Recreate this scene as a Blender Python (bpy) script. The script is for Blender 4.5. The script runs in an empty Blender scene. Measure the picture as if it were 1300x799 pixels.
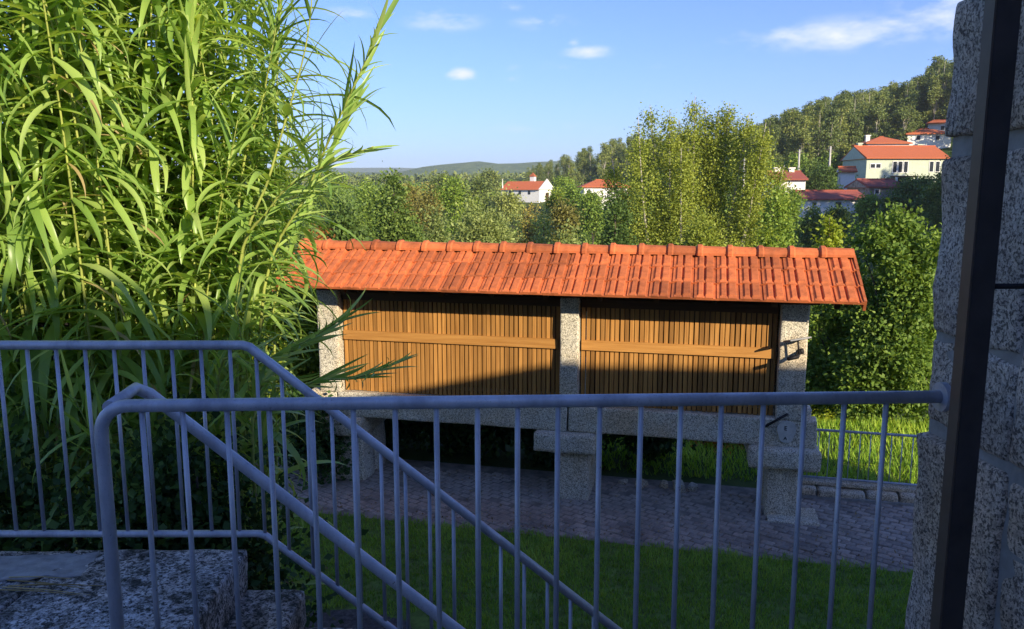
import bpy, bmesh, math, random
import numpy as np
from mathutils import Vector, Matrix, noise, Quaternion

R = math.radians
rnd = random.Random(7)
nrng = np.random.default_rng(11)
S = bpy.context.scene
COL = S.collection

# ------------------------------------------------------------------ camera
EZ = 3.95                       # eye height above the lower garden
PITCH = R(8.8)
cam_d = bpy.data.cameras.new('camera')
cam_d.sensor_width = 36.0
cam_d.lens = 36.0 * 1000 / 1300
cam_d.clip_start = 0.05
cam_d.clip_end = 12000
cam = bpy.data.objects.new('camera', cam_d)
COL.objects.link(cam)
cam.location = (0, 0, EZ)
cam.rotation_euler = (R(90) - PITCH, 0, 0)
S.camera = cam

# ------------------------------------------------------------------ light
SUN_EL, SUN_AZ = R(23), R(33)   # azimuth measured from straight behind the camera to the right
SD = Vector((math.sin(SUN_AZ) * math.cos(SUN_EL), -math.cos(SUN_AZ) * math.cos(SUN_EL), math.sin(SUN_EL)))
W = bpy.data.worlds.new('World')
S.world = W
W.use_nodes = True
W.cycles.sampling_method = 'MANUAL'
W.cycles.sample_map_resolution = 256
SKY_STRENGTH = 0.077
SUN_STRENGTH = 3.1
sl = bpy.data.lights.new('sun', 'SUN')
sl.energy = SUN_STRENGTH
sl.angle = R(0.55)
sl.color = (1.0, 0.86, 0.62)
so = bpy.data.objects.new('sun', sl)
COL.objects.link(so)
so.rotation_mode = 'QUATERNION'
so.rotation_quaternion = SD.to_track_quat('Z', 'Y')
so.location = SD * 60
S.view_settings.view_transform = 'Standard'
S.view_settings.look = 'None'
S.view_settings.gamma = 1.0
S.view_settings.use_curve_mapping = False
S.view_settings.exposure = 1.5
S.cycles.max_bounces = 6
S.cycles.transparent_max_bounces = 4
S.cycles.volume_bounces = 0
S.cycles.diffuse_bounces = 3

PC, PS = math.cos(PITCH), math.sin(PITCH)
def ray(px, py):
    u = (px - 650) / 1000; v = (399.5 - py) / 1000
    return u, PC + v * PS, -PS + v * PC
def at(px, py, Y):
    x, y, z = ray(px, py); k = Y / y
    return Vector((x * k, Y, z * k + EZ))

def build_sky():
    nt = W.node_tree; N = nt.nodes; L = nt.links
    N.clear()
    out = N.new('ShaderNodeOutputWorld')
    bg = N.new('ShaderNodeBackground')
    sky = N.new('ShaderNodeTexSky')
    sky.sky_type = 'NISHITA'
    sky.sun_disc = False
    sky.sun_elevation = SUN_EL
    sky.sun_rotation = math.pi - SUN_AZ
    sky.air_density = 1.0
    sky.dust_density = 0.3
    sky.ozone_density = 1.6
    sky.altitude = 100
    tc = N.new('ShaderNodeTexCoord')
    def vm(op, a=None, b=None):
        n = N.new('ShaderNodeVectorMath'); n.operation = op
        for i, s in enumerate((a, b)):
            if s is None: continue
            if isinstance(s, (tuple, Vector)): n.inputs[i].default_value = tuple(s)
            else: L.new(s, n.inputs[i])
        return n
    def m(op, a, b=0.0, clamp=False):
        n = N.new('ShaderNodeMath'); n.operation = op; n.use_clamp = clamp
        for i, s in enumerate((a, b)):
            if isinstance(s, (int, float)): n.inputs[i].default_value = s
            else: L.new(s, n.inputs[i])
        return n.outputs[0]
    d = tc.outputs['Generated']
    # fine breakup of the cloud outlines
    mp = N.new('ShaderNodeMapping'); mp.inputs['Scale'].default_value = (1, 1, 2.6)
    L.new(d, mp.inputs[0])
    nz = N.new('ShaderNodeTexNoise'); nz.inputs['Scale'].default_value = 17; nz.inputs['Detail'].default_value = 7
    nz.inputs['Roughness'].default_value = 0.62
    L.new(mp.outputs[0], nz.inputs['Vector'])
    total = None
    # (direction as a pixel, half width, half height, strength)
    cl = [(562, 26, 46, 13, .55), (538, 18, 26, 8, .35), (450, 18, 34, 8, .45), (585, 96, 17, 9, 1.0), (690, 28, 34, 9, .45), (745, 66, 30, 8, .75),
          (728, 54, 12, 6, .45), (650, 100, 12, 5, .5), (652, 88, 10, 6, .35), (712, 86, 22, 7, .35), (650, 10, 16, 7, .35), (690, 163, 75, 6, .3),
          (1085, 42, 140, 18, .6), (1150, 33, 80, 17, .55), (1205, 14, 55, 24, .7), (1010, 46, 70, 9, .45), (835, 80, 20, 6, .2),
          (1420, 60, 140, 26, .8), (-150, 60, 90, 16, .6), (-420, 30, 120, 20, .6), (1750, 20, 160, 24, .7), (560, -240, 110, 18, .55), (950, -330, 90, 16, .5)]
    for px, py, hw, hh, st in cl:
        c = Vector(ray(px, py)).normalized()
        h = Vector((c.y, -c.x, 0)).normalized(); v = h.cross(c)
        rot = Matrix((h, c, v)).transposed().to_euler()
        mp = N.new('ShaderNodeMapping'); mp.vector_type = 'TEXTURE'
        mp.inputs['Location'].default_value = c; mp.inputs['Rotation'].default_value = rot
        mp.inputs['Scale'].default_value = (hw / 1000 * 1.35, .4, hh / 1000 * 1.35)
        L.new(d, mp.inputs[0])
        gr = N.new('ShaderNodeTexGradient'); gr.gradient_type = 'SPHERICAL'; L.new(mp.outputs[0], gr.inputs[0])
        f = m('MULTIPLY', gr.outputs['Fac'], st)
        total = f if total is None else m('MAXIMUM', total, f)
    f = m('ADD', total, m('MULTIPLY', m('SUBTRACT', nz.outputs[0], 0.53), 2.6))
    total = m('MULTIPLY', m('MULTIPLY', f, 1.0, True), m('MULTIPLY', total, 2.6, True))
    mix = N.new('ShaderNodeMix'); mix.data_type = 'RGBA'
    L.new(total, mix.inputs[0])
    tint = vm('MULTIPLY', sky.outputs[0], SKY_TINT)
    den = vm('MULTIPLY_ADD', tint.outputs[0], SKY_KNEE); den.inputs[2].default_value = (1, 1, 1)
    soft = vm('DIVIDE', tint.outputs[0], den.outputs[0])
    L.new(soft.outputs[0], mix.inputs[6])
    mix.inputs[7].default_value = (4.6, 4.9, 6.0, 1)
    L.new(mix.outputs[2], bg.inputs[0])
    bg.inputs[1].default_value = SKY_STRENGTH
    L.new(bg.outputs[0], out.inputs[0])
SKY_TINT = (.46, .62, 1.10)
SKY_KNEE = (.018, .018, .014)
build_sky()

# ------------------------------------------------------------------ materials
MATS = {}
class NT:
    def __init__(self, name):
        self.m = bpy.data.materials.new(name); self.m.use_nodes = True
        self.t = self.m.node_tree; self.n = self.t.nodes; self.l = self.t.links
        self.b = self.n['Principled BSDF']; self.out = self.n['Material Output']
        self.tc = None
    def coord(self, kind='Object', scale=(1, 1, 1)):
        if self.tc is None: self.tc = self.n.new('ShaderNodeTexCoord')
        if kind == 'World':
            g = self.n.new('ShaderNodeNewGeometry'); src = g.outputs['Position']
        else: src = self.tc.outputs[kind]
        mp = self.n.new('ShaderNodeMapping'); mp.inputs['Scale'].default_value = scale
        self.l.new(src, mp.inputs[0]); return mp.outputs[0]
    def noise(self, vec, scale, detail=4, rough=.55, dist=0):
        x = self.n.new('ShaderNodeTexNoise'); x.inputs['Scale'].default_value = scale
        x.inputs['Detail'].default_value = detail; x.inputs['Roughness'].default_value = rough
        x.inputs['Distortion'].default_value = dist
        self.l.new(vec, x.inputs['Vector']); return x.outputs[0]
    def ramp(self, fac, stops):
        r = self.n.new('ShaderNodeValToRGB'); e = r.color_ramp.elements
        while len(e) < len(stops): e.new(.5)
        for q, (p, c) in zip(e, stops):
            q.position = p; q.color = (*c, 1) if len(c) == 3 else c
        self.l.new(fac, r.inputs[0]); return r.outputs[0]
    def mix(self, fac, a, b, mode='MIX'):
        x = self.n.new('ShaderNodeMix'); x.data_type = 'RGBA'; x.blend_type = mode
        for i, s in ((0, fac), (6, a), (7, b)):
            if isinstance(s, (int, float)): x.inputs[i].default_value = s
            elif isinstance(s, tuple): x.inputs[i].default_value = (*s, 1) if len(s) == 3 else s
            else: self.l.new(s, x.inputs[i])
        return x.outputs[2]
    def bump(self, h, strength=.3, dist=.01):
        b = self.n.new('ShaderNodeBump'); b.inputs['Strength'].default_value = strength
        b.inputs['Distance'].default_value = dist
        self.l.new(h, b.inputs['Height']); self.l.new(b.outputs[0], self.b.inputs['Normal'])
    def rand(self):
        o = self.n.new('ShaderNodeObjectInfo'); return o.outputs['Random']
    def set(self, col=None, rough=.7, metal=0, spec=.3):
        if col is not None:
            if isinstance(col, tuple): self.b.inputs['Base Color'].default_value = (*col, 1)
            else: self.l.new(col, self.b.inputs['Base Color'])
        if isinstance(rough, (int, float)): self.b.inputs['Roughness'].default_value = rough
        else: self.l.new(rough, self.b.inputs['Roughness'])
        self.b.inputs['Metallic'].default_value = metal
        self.b.inputs['Specular IOR Level'].default_value = spec
        return self.m

def plain(name, col, rough=.7, metal=0, var=.25, scale=8, kind='Object', bump=0, spec=.3):
    t = NT(name)
    n = t.noise(t.coord(kind), scale, 6, .6)
    lo = tuple(c * (1 - var) for c in col); hi = tuple(min(1, c * (1 + var)) for c in col)
    c = t.ramp(n, [(.3, lo), (.7, hi)])
    if bump: t.bump(n, bump, .02)
    return t.set(c, rough, metal, spec)

def granite(name, dark, mid, light, scale=60, stain=.5, moss=0):
    t = NT(name)
    v = t.coord('World')
    n1 = t.noise(v, scale * .55, 6, .72)
    n2 = t.noise(v, scale * 1.35, 4, .65, .4)
    fine = t.noise(v, scale * 3.0, 3, .6)
    grain = t.ramp(n1, [(.40, mid), (.56, light)])
    grain = t.mix(t.ramp(n2, [(.50, (0, 0, 0)), (.57, (.9,) * 3)]), grain, dark)
    hue = t.noise(v, 1.1, 4, .6)
    grain = t.mix(t.ramp(hue, [(.42, (0, 0, 0)), (.66, (.75,) * 3)]), grain, t.mix(1.0, grain, (.95, .74, .52), 'MULTIPLY'))
    c = t.mix(t.ramp(fine, [(.36, (.45,) * 3), (.48, (0, 0, 0))]), grain, dark)
    big = t.noise(v, 2.3, 5, .6)
    st = t.ramp(big, [(.32, (1 - stain,) * 3), (.68, (1, 1, 1))])
    c = t.mix(1.0, c, st, 'MULTIPLY')
    if moss:
        mz = t.noise(v, 11, 8, .78)
        c = t.mix(t.ramp(mz, [(.46, (0, 0, 0)), (.6, (moss,) * 3)]), c, (.018, .02, .014))
    med = t.noise(v, 22, 6, .7)
    t.bump(t.mix(.5, med, n2), .6, .02)
    return t.set(c, .85, 0, .2)

def leafmat(name, cols, trans=.35, rough=.55, attr=True, tsc=1.5, spec=.25):
    """cols: (dark, mid, bright) leaf colours; the spread follows a random value per leaf."""
    t = NT(name)
    if attr:
        a = t.n.new('ShaderNodeAttribute'); a.attribute_name = 'v'; f = a.outputs['Fac']
    else: f = t.rand()
    c = t.ramp(f, [(0, cols[0]), (.5, cols[1]), (1, cols[2])])
    if attr: c = t.mix(1.0, c, t.ramp(t.rand(), [(0, (.78, .82, .8)), (.5, (1, 1, 1)), (1, (1.32, 1.22, 1.1))]), 'MULTIPLY')
    t.set(c, rough, 0, spec)
    tr = t.n.new('ShaderNodeBsdfTranslucent')
    t.l.new(t.mix(1.0, c, (tsc * 1.1, tsc, tsc * .45), 'MULTIPLY'), tr.inputs[0])
    ms = t.n.new('ShaderNodeMixShader'); ms.inputs[0].default_value = trans
    t.l.new(t.b.outputs[0], ms.inputs[1]); t.l.new(tr.outputs[0], ms.inputs[2])
    t.l.new(ms.outputs[0], t.out.inputs[0])
    return t.m

def wood(name, a, b, axis='Z', scale=1.0, rnd_amt=.5, rough=.6):
    t = NT(name)
    sc = {'Z': (40, 40, 1.6), 'X': (1.6, 40, 40)}[axis]
    v = t.coord('Object', tuple(s * scale for s in sc))
    r = t.rand()
    off = t.n.new('ShaderNodeVectorMath'); off.operation = 'ADD'
    sc2 = t.n.new('ShaderNodeVectorMath'); sc2.operation = 'SCALE'; sc2.inputs[0].default_value = (37, 91, 53)
    t.l.new(r, sc2.inputs['Scale']); t.l.new(v, off.inputs[0]); t.l.new(sc2.outputs[0], off.inputs[1])
    n = t.noise(off.outputs[0], 1.0, 6, .6)
    c = t.ramp(n, [(.3, a), (.7, b)])
    k = t.ramp(r, [(0, (1 - rnd_amt,) * 3), (1, (1 + rnd_amt * .5,) * 3)])
    c = t.mix(1.0, c, k, 'MULTIPLY')
    t.bump(n, .3, .004)
    return t.set(c, rough, 0, .3)

def tile_mat(name, base):
    t = NT(name)
    v = t.coord('World')
    n = t.noise(v, 9, 7, .7); f = t.noise(v, 90, 3, .6)
    lo = tuple(c * .62 for c in base); hi = tuple(min(1, c * 1.25) for c in base)
    c = t.ramp(n, [(.3, lo), (.52, base), (.75, hi)])
    k = t.ramp(t.rand(), [(0, (.62, .64, .66)), (.35, (.95, .95, .95)), (1, (1.15, 1.12, 1.08))])
    c = t.mix(1.0, c, k, 'MULTIPLY')
    li = t.noise(v, 27, 5, .7)
    c = t.mix(t.ramp(li, [(.60, (0, 0, 0)), (.72, (.6, .6, .6))]), c, (.15, .11, .07))
    t.bump(f, .2, .004)
    return t.set(c, .75, 0, .25)

M = MATS
M['tile'] = tile_mat('terracotta', (.52, .145, .052))
M['tile_far'] = tile_mat('terracotta_far', (.48, .135, .055))
M['tile_old'] = tile_mat('terracotta_old', (.30, .085, .06))
M['granite'] = granite('granite', (.13, .12, .105), (.60, .55, .44), (.90, .84, .70), 62, .2)
M['granite_house'] = granite('granite_house', (.10, .095, .095), (.47, .45, .42), (.80, .76, .70), 70, .45)
M['granite_floor'] = granite('granite_floor', (.03, .032, .035), (.36, .365, .37), (.80, .80, .81), 48, .4, .9)
M['mortar'] = plain('mortar', (.27, .265, .25), .9, 0, .2, 14, 'World', .4)
M['slat'] = wood('slat_wood', (.28, .125, .03), (.47, .235, .065), 'Z', 1, .34)
M['board'] = wood('board_wood', (.34, .15, .035), (.50, .25, .07), 'X', 1, .2)
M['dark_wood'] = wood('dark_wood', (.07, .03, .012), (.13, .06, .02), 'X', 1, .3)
M['iron'] = plain('iron', (.03, .028, .03), .6, .6, .3, 30)
M['lampmetal'] = plain('lamp_metal', (.22, .22, .23), .6, .2, .1, 20)
def galv():
    t = NT('galvanised_paint')
    v = t.coord('World')
    n = t.noise(v, 5, 6, .65); f = t.noise(v, 140, 3, .6)
    c = t.ramp(n, [(.3, (.42, .44, .50)), (.7, (.56, .58, .63))])
    c = t.mix(t.ramp(f, [(.6, (0, 0, 0)), (.78, (.55,) * 3)]), c, (.09, .10, .14))
    ch = t.noise(v, 33, 5, .7)
    c = t.mix(t.ramp(ch, [(.67, (0, 0, 0)), (.72, (.8,) * 3)]), c, (.10, .07, .06))
    dr = t.noise(t.coord('World', (9, 9, 2)), 1.0, 5, .7)
    c = t.mix(1.0, c, t.ramp(dr, [(.35, (.70, .70, .72)), (.6, (1, 1, 1))]), 'MULTIPLY')
    t.bump(f, .2, .002)
    return t.set(c, t.ramp(dr, [(.3, (.62,) * 3), (.7, (.36,) * 3)]), .4, .5)
M['rail'] = galv()
M['rail_far'] = plain('fence_paint', (.42, .46, .55), .5, .2, .15, 20)
M['bar'] = plain('dark_brown_paint', (.040, .032, .030), .42, .1, .35, 9, spec=.5)
M['bar_edge'] = plain('brown_edge_paint', (.10, .075, .055), .5, .1, .15, 15)
M['reed_leaf'] = leafmat('reed_leaf', ((.17, .30, .06), (.31, .47, .10), (.48, .61, .18)), .42, .36, False, 1.3, .5)
M['reed_dry'] = leafmat('reed_leaf_dry', ((.30, .22, .09), (.40, .31, .14), (.5, .42, .22)), .25, .6, False)
M['reed_stem'] = plain('reed_stem', (.30, .34, .08), .5, 0, .3, 6)
M['bark'] = plain('bark', (.10, .08, .06), .9, 0, .45, 9, 'Object', .6)
M['bark_pale'] = plain('bark_pale', (.36, .33, .27), .85, 0, .35, 5, 'Object', .4)
M['leaf_poplar'] = leafmat('leaf_poplar', ((.15, .20, .03), (.29, .345, .05), (.45, .48, .09)), .3)
M['leaf_dark'] = leafmat('leaf_dark', ((.045, .09, .022), (.10, .165, .038), (.19, .27, .06)), .22)
M['leaf_green'] = leafmat('leaf_green', ((.085, .155, .026), (.18, .28, .045), (.32, .42, .075)), .3)
M['leaf_lime'] = leafmat('leaf_lime', ((.10, .15, .015), (.22, .30, .03), (.42, .47, .06)), .34)
M['leaf_willow'] = leafmat('leaf_willow', ((.13, .18, .05), (.25, .305, .09), (.38, .43, .15)), .28)
M['leaf_olive'] = leafmat('leaf_olive', ((.13, .13, .03), (.24, .22, .05), (.36, .31, .08)), .25)
M['leaf_euc'] = leafmat('leaf_euc', ((.07, .11, .035), (.165, .215, .06), (.30, .34, .10)), .2)
M['leaf_pine'] = leafmat('leaf_pine', ((.018, .04, .016), (.04, .075, .025), (.08, .12, .035)), .15)
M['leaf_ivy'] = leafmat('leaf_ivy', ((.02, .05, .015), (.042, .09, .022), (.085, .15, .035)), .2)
M['leaf_brown'] = leafmat('leaf_brown', ((.22, .07, .02), (.36, .13, .03), (.48, .2, .05)), .25)
M['reed_litter'] = leafmat('dry_litter', ((.14, .09, .05), (.25, .18, .10), (.38, .30, .18)), .1)
M['grass'] = leafmat('grass_blade', ((.11, .22, .03), (.19, .34, .045), (.29, .44, .08)), .3)
M['grass_wild'] = leafmat('wild_grass', ((.10, .21, .02), (.20, .36, .035), (.36, .48, .07)), .32)
M['white_wall'] = plain('white_plaster', (.78, .76, .72), .85, 0, .08, 3)
M['grey_wall'] = plain('grey_plaster', (.42, .40, .38), .85, 0, .3, 1.5)
M['green_wall'] = plain('pale_green_plaster', (.50, .55, .43), .85, 0, .1, 2)
M['stone_wall'] = plain('rubble_stone', (.28, .25, .22), .9, 0, .5, 2.5, 'Object', .5)
M['pane'] = plain('window_glass', (.03, .035, .045), .15, 0, .2, 2, spec=.5)
M['frame'] = plain('white_frame', (.75, .75, .75), .6, 0, .05, 3)
M['patch'] = plain('patch_cement', (.50, .49, .46), .9, 0, .15, 20, 'World', .3)
M['concrete'] = plain('pole_concrete', (.45, .43, .40), .9, 0, .2, 5)
M['rust_soil'] = plain('rust_leaf_soil', (.55, .19, .04), .9, 0, .4, 22, 'World', .4)

# ------------------------------------------------------------------ helpers
def link(o, parent=None):
    COL.objects.link(o)
    if parent is not None: o.parent = parent
    return o
def tag(o, label=None, cat=None, group=None, kind=None):
    if label: o['label'] = label
    if cat: o['category'] = cat
    if group: o['group'] = group
    if kind: o['kind'] = kind
    return o
def empty(name, loc=(0, 0, 0), rz=0):
    o = bpy.data.objects.new(name, None); o.empty_display_size = .2
    o.location = loc; o.rotation_euler = (0, 0, rz)
    return link(o)
def mob(name, me, mat=None, parent=None, loc=None, rz=None):
    o = bpy.data.objects.new(name, me)
    if mat is not None and not me.materials: me.materials.append(mat if not isinstance(mat, str) else M[mat])
    if loc is not None: o.location = loc
    if rz is not None: o.rotation_euler = (0, 0, rz)
    return link(o, parent)

class MB:
    def __init__(s): s.v = []; s.f = []
    def box(s, x0, x1, y0, y1, z0, z1):
        b = len(s.v)
        s.v += [(x0, y0, z0), (x1, y0, z0), (x1, y1, z0), (x0, y1, z0), (x0, y0, z1), (x1, y0, z1), (x1, y1, z1), (x0, y1, z1)]
        s.f += [tuple(b + i for i in q) for q in ((0, 3, 2, 1), (4, 5, 6, 7), (0, 1, 5, 4), (1, 2, 6, 5), (2, 3, 7, 6), (3, 0, 4, 7))]
        return s
    def tube(s, pts, rad, n=8, cap=True):
        pts = [Vector(p) for p in pts]
        if isinstance(rad, (int, float)): rad = [rad] * len(pts)
        b = len(s.v)
        t0 = (pts[1] - pts[0]).normalized()
        ref = Vector((0, 0, 1)) if abs(t0.z) < .9 else Vector((1, 0, 0))
        nx = t0.cross(ref).normalized()
        for i, p in enumerate(pts):
            if i == 0: t = (pts[1] - p).normalized()
            elif i == len(pts) - 1: t = (p - pts[i - 1]).normalized()
            else: t = ((pts[i + 1] - p).normalized() + (p - pts[i - 1]).normalized()).normalized()
            nx = (nx - t * nx.dot(t)).normalized(); ny = t.cross(nx)
            k = 1.0
            if 0 < i < len(pts) - 1:
                ca = (pts[i + 1] - p).normalized().dot((p - pts[i - 1]).normalized())
                k = 1.0 / max(.5, math.sqrt((1 + ca) / 2)) if len(pts) < 6 else 1.0
            for j in range(n):
                a = 2 * math.pi * j / n
                s.v.append(tuple(p + (nx * math.cos(a) + ny * math.sin(a)) * rad[i] * (k if n > 6 else 1)))
        for i in range(len(pts) - 1):
            for j in range(n):
                j2 = (j + 1) % n
                s.f.append((b + i * n + j, b + i * n + j2, b + (i + 1) * n + j2, b + (i + 1) * n + j))
        if cap:
            s.f.append(tuple(b + j for j in reversed(range(n))))
            e = b + (len(pts) - 1) * n
            s.f.append(tuple(e + j for j in range(n)))
        return s
    def mesh(s, name, smooth=False):
        me = bpy.data.meshes.new(name); me.from_pydata(s.v, [], s.f)
        if smooth: me.polygons.foreach_set('use_smooth', [len(p.vertices) < 7 for p in me.polygons])
        me.update(); return me

def quads(name, V, vals, k=4):
    """fast mesh of separate k-gons: V is (n*k,3); vals one float per face."""
    V = np.asarray(V, dtype=np.float32); n = len(V) // k
    me = bpy.data.meshes.new(name)
    me.vertices.add(n * k); me.vertices.foreach_set('co', V.ravel())
    me.loops.add(n * k); me.loops.foreach_set('vertex_index', np.arange(n * k, dtype=np.int32))
    me.polygons.add(n)
    me.polygons.foreach_set('loop_start', np.arange(0, n * k, k, dtype=np.int32))
    me.polygons.foreach_set('loop_total', np.full(n, k, dtype=np.int32))
    a = me.attributes.new('v', 'FLOAT', 'FACE'); a.data.foreach_set('value', np.asarray(vals, dtype=np.float32))
    me.update(); me.validate()
    return me

def unit(a): return a / np.maximum(np.linalg.norm(a, axis=1, keepdims=True), 1e-6)
def leaves(name, P, size, aspect=.55, droop=.25, outward=None, rng=nrng, vals=None, jitter=.35):
    n = len(P)
    ax = rng.normal(size=(n, 3))
    if outward is not None: ax += outward * 1.1
    ax[:, 2] -= droop
    ax = unit(ax)
    nr = rng.normal(size=(n, 3)); nr[:, 2] += .9
    if outward is not None: nr += outward * .6
    side = unit(np.cross(ax, nr))
    nn = unit(np.cross(side, ax))
    Ls = (size * (1 + jitter * rng.uniform(-1, 1, n)))[:, None]
    Wd = Ls * aspect * .5
    V = np.empty((n, 4, 3))
    V[:, 0] = P; V[:, 2] = P + ax * Ls
    mid = P + ax * Ls * .45
    V[:, 1] = mid + side * Wd + nn * Wd * .3; V[:, 3] = mid - side * Wd + nn * Wd * .3
    if vals is None: vals = rng.uniform(0, 1, n)
    return quads(name, V.reshape(-1, 3), vals)

def blob_points(blobs, nclu, per, spread, rng=nrng, shell=.45):
    """clusters of leaf points spread through the outer part of ellipsoid blobs."""
    blobs = [(np.array(c, float), np.array(r, float)) for c, r in blobs]
    wts = np.array([np.prod(r) ** (2 / 3) for c, r in blobs]); wts /= wts.sum()
    which = rng.choice(len(blobs), nclu, p=wts)
    d = unit(rng.normal(size=(nclu, 3)))
    rr = rng.uniform(0, 1, nclu) ** shell
    C = np.array([blobs[i][0] for i in which]); Rr = np.array([blobs[i][1] for i in which])
    cen = C + d * Rr * rr[:, None]
    P = np.repeat(cen, per, axis=0); sp = np.repeat(spread * rng.uniform(.5, 1.3, nclu), per)
    P = P + rng.normal(size=P.shape) * sp[:, None] * np.array([1, 1, .7])
    out = unit(np.repeat(d, per, axis=0))
    cv = np.repeat(rng.uniform(0, 1, nclu), per)
    vals = np.clip(.55 * cv + .45 * rng.uniform(0, 1, len(P)), 0, 1)
    return P, out, vals

def limbs(mb, base, top, r0, ends, n=7, curve=.15, rr=rnd):
    base, top = Vector(base), Vector(top)
    pts = []; k = 7
    for i in range(k + 1):
        t = i / k; p = base.lerp(top, t)
        w = math.sin(t * math.pi) * curve
        pts.append(p + Vector((rr.uniform(-w, w), rr.uniform(-w, w), 0)))
    mb.tube(pts, [r0 * (1 - .8 * i / k) for i in range(k + 1)], n)
    for e in ends:
        e = Vector(e); t = rr.uniform(.3, .85); i = min(k - 1, int(t * k)); p = pts[i]
        m = p.lerp(e, .5) + Vector((0, 0, .12 * (e - p).length))
        rb = r0 * (1 - .8 * i / k) * .55
        mb.tube([p, m, e], [rb, rb * .6, rb * .2], 5)
    return mb

def tree(name, label, cat, loc, blobs, leafm, nclu, per, spread, size, trunk_h, r0, bark='bark', group=None, aspect=.55, droop=.25, seed=0, shell=.45, nlimb=9):
    """blobs relative to the tree's base."""
    rng = np.random.default_rng(seed + 100); rr = random.Random(seed)
    root = empty(name, loc)
    tag(root, label, cat, group)
    P, out, vals = blob_points(blobs, nclu, per, spread, rng, shell)
    P[:, 2] = np.maximum(P[:, 2], .02)
    mob('crown', leaves(name + '_crown', P, size, aspect, droop, out, rng, vals), leafm, root)
    top = max(c[2] + r[2] * .6 for c, r in blobs)
    cx = sum(c[0] for c, r in blobs) / len(blobs); cy = sum(c[1] for c, r in blobs) / len(blobs)
    ends = []
    for i in range(nlimb):
        c, r = blobs[rr.randrange(len(blobs))]
        ends.append((c[0] + r[0] * rr.uniform(-.7, .7), c[1] + r[1] * rr.uniform(-.7, .7), c[2] + r[2] * rr.uniform(-.2, .7)))
    mb = limbs(MB(), (0, 0, -.3), (cx * .6, cy * .6, top), r0, ends, 8, r0 * 2, rr)
    mob('trunk', mb.mesh(name + '_trunk', True), bark, root)
    return root

def dup(root, loc, rz=0, sc=1.0, label=None):
    r = root.copy(); COL.objects.link(r); r.location = loc; r.rotation_euler = (0, 0, rz)
    r.scale = (sc, sc, sc) if isinstance(sc, (int, float)) else sc
    if label: r['label'] = label
    for ch in root.children:
        c = ch.copy(); COL.objects.link(c); c.parent = r
        for g in ch.children:
            d = g.copy(); COL.objects.link(d); d.parent = c
    return r

def stone_mesh(name, sx, sy, sz, rough=.02, cuts=4, seed=0, bevel=.03, fr=6.0):
    """rough hewn block, origin at its centre."""
    bm = bmesh.new(); bmesh.ops.create_cube(bm, size=1)
    for v in bm.verts: v.co = Vector((v.co.x * sx, v.co.y * sy, v.co.z * sz))
    if bevel: bmesh.ops.bevel(bm, geom=bm.edges[:], offset=min(bevel, .3 * min(sx, sy, sz)), segments=2, affect='EDGES', profile=.6)
    if cuts:
        big = [e for e in bm.edges if e.calc_length() > .12]
        bmesh.ops.subdivide_edges(bm, edges=big, cuts=cuts, use_grid_fill=True)
    off = Vector((seed * 3.7, seed * 1.3, seed * 7.1))
    for v in bm.verts:
        q = v.co * fr + off
        v.co += noise.noise_vector(q) * rough + noise.noise_vector(q * 3.1) * rough * .45
    me = bpy.data.meshes.new(name); bm.to_mesh(me); bm.free()
    me.polygons.foreach_set('use_smooth', [True] * len(me.polygons)); me.update()
    return me

# ------------------------------------------------------------------ terrain
def sstep(a, b, x):
    t = np.clip((x - a) / (b - a), 0, 1); return t * t * (3 - 2 * t)
def G(x, y, cx, cy, sx, sy): return np.exp(-((x - cx) / sx) ** 2 - ((y - cy) / sy) ** 2)
def height(X, Y):
    X = np.asarray(X, float); Y = np.asarray(Y, float)
    prof = np.interp(Y, [-400, 13.2, 22, 40, 80, 170, 300, 600, 1200, 4000], [0, 0, -4.0, -7.5, -5.5, 1.5, 5, 9, 16, 22])
    right = np.interp(Y, [-400, 13.2, 25, 55, 100, 130, 200, 400, 4000], [0, 0, -2.5, -1.2, 1.4, 3.2, 7.5, 14, 22])
    w = sstep(8, 38, X - .12 * np.clip(Y - 60, 0, 200))
    z = prof * (1 - w) + right * w
    z = z + 34 * G(X, Y, 195, 300, 92, 150) + 7.0 * G(X, Y, 98, 172, 36, 34) + 6 * G(X, Y, 60, 330, 90, 80)
    z = z + 15 * G(X, Y, 88, 62, 24, 30)  # rise out of view, added to shade the lower hillside
    return z
def hz(x, y): return float(height(x, y))
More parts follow.
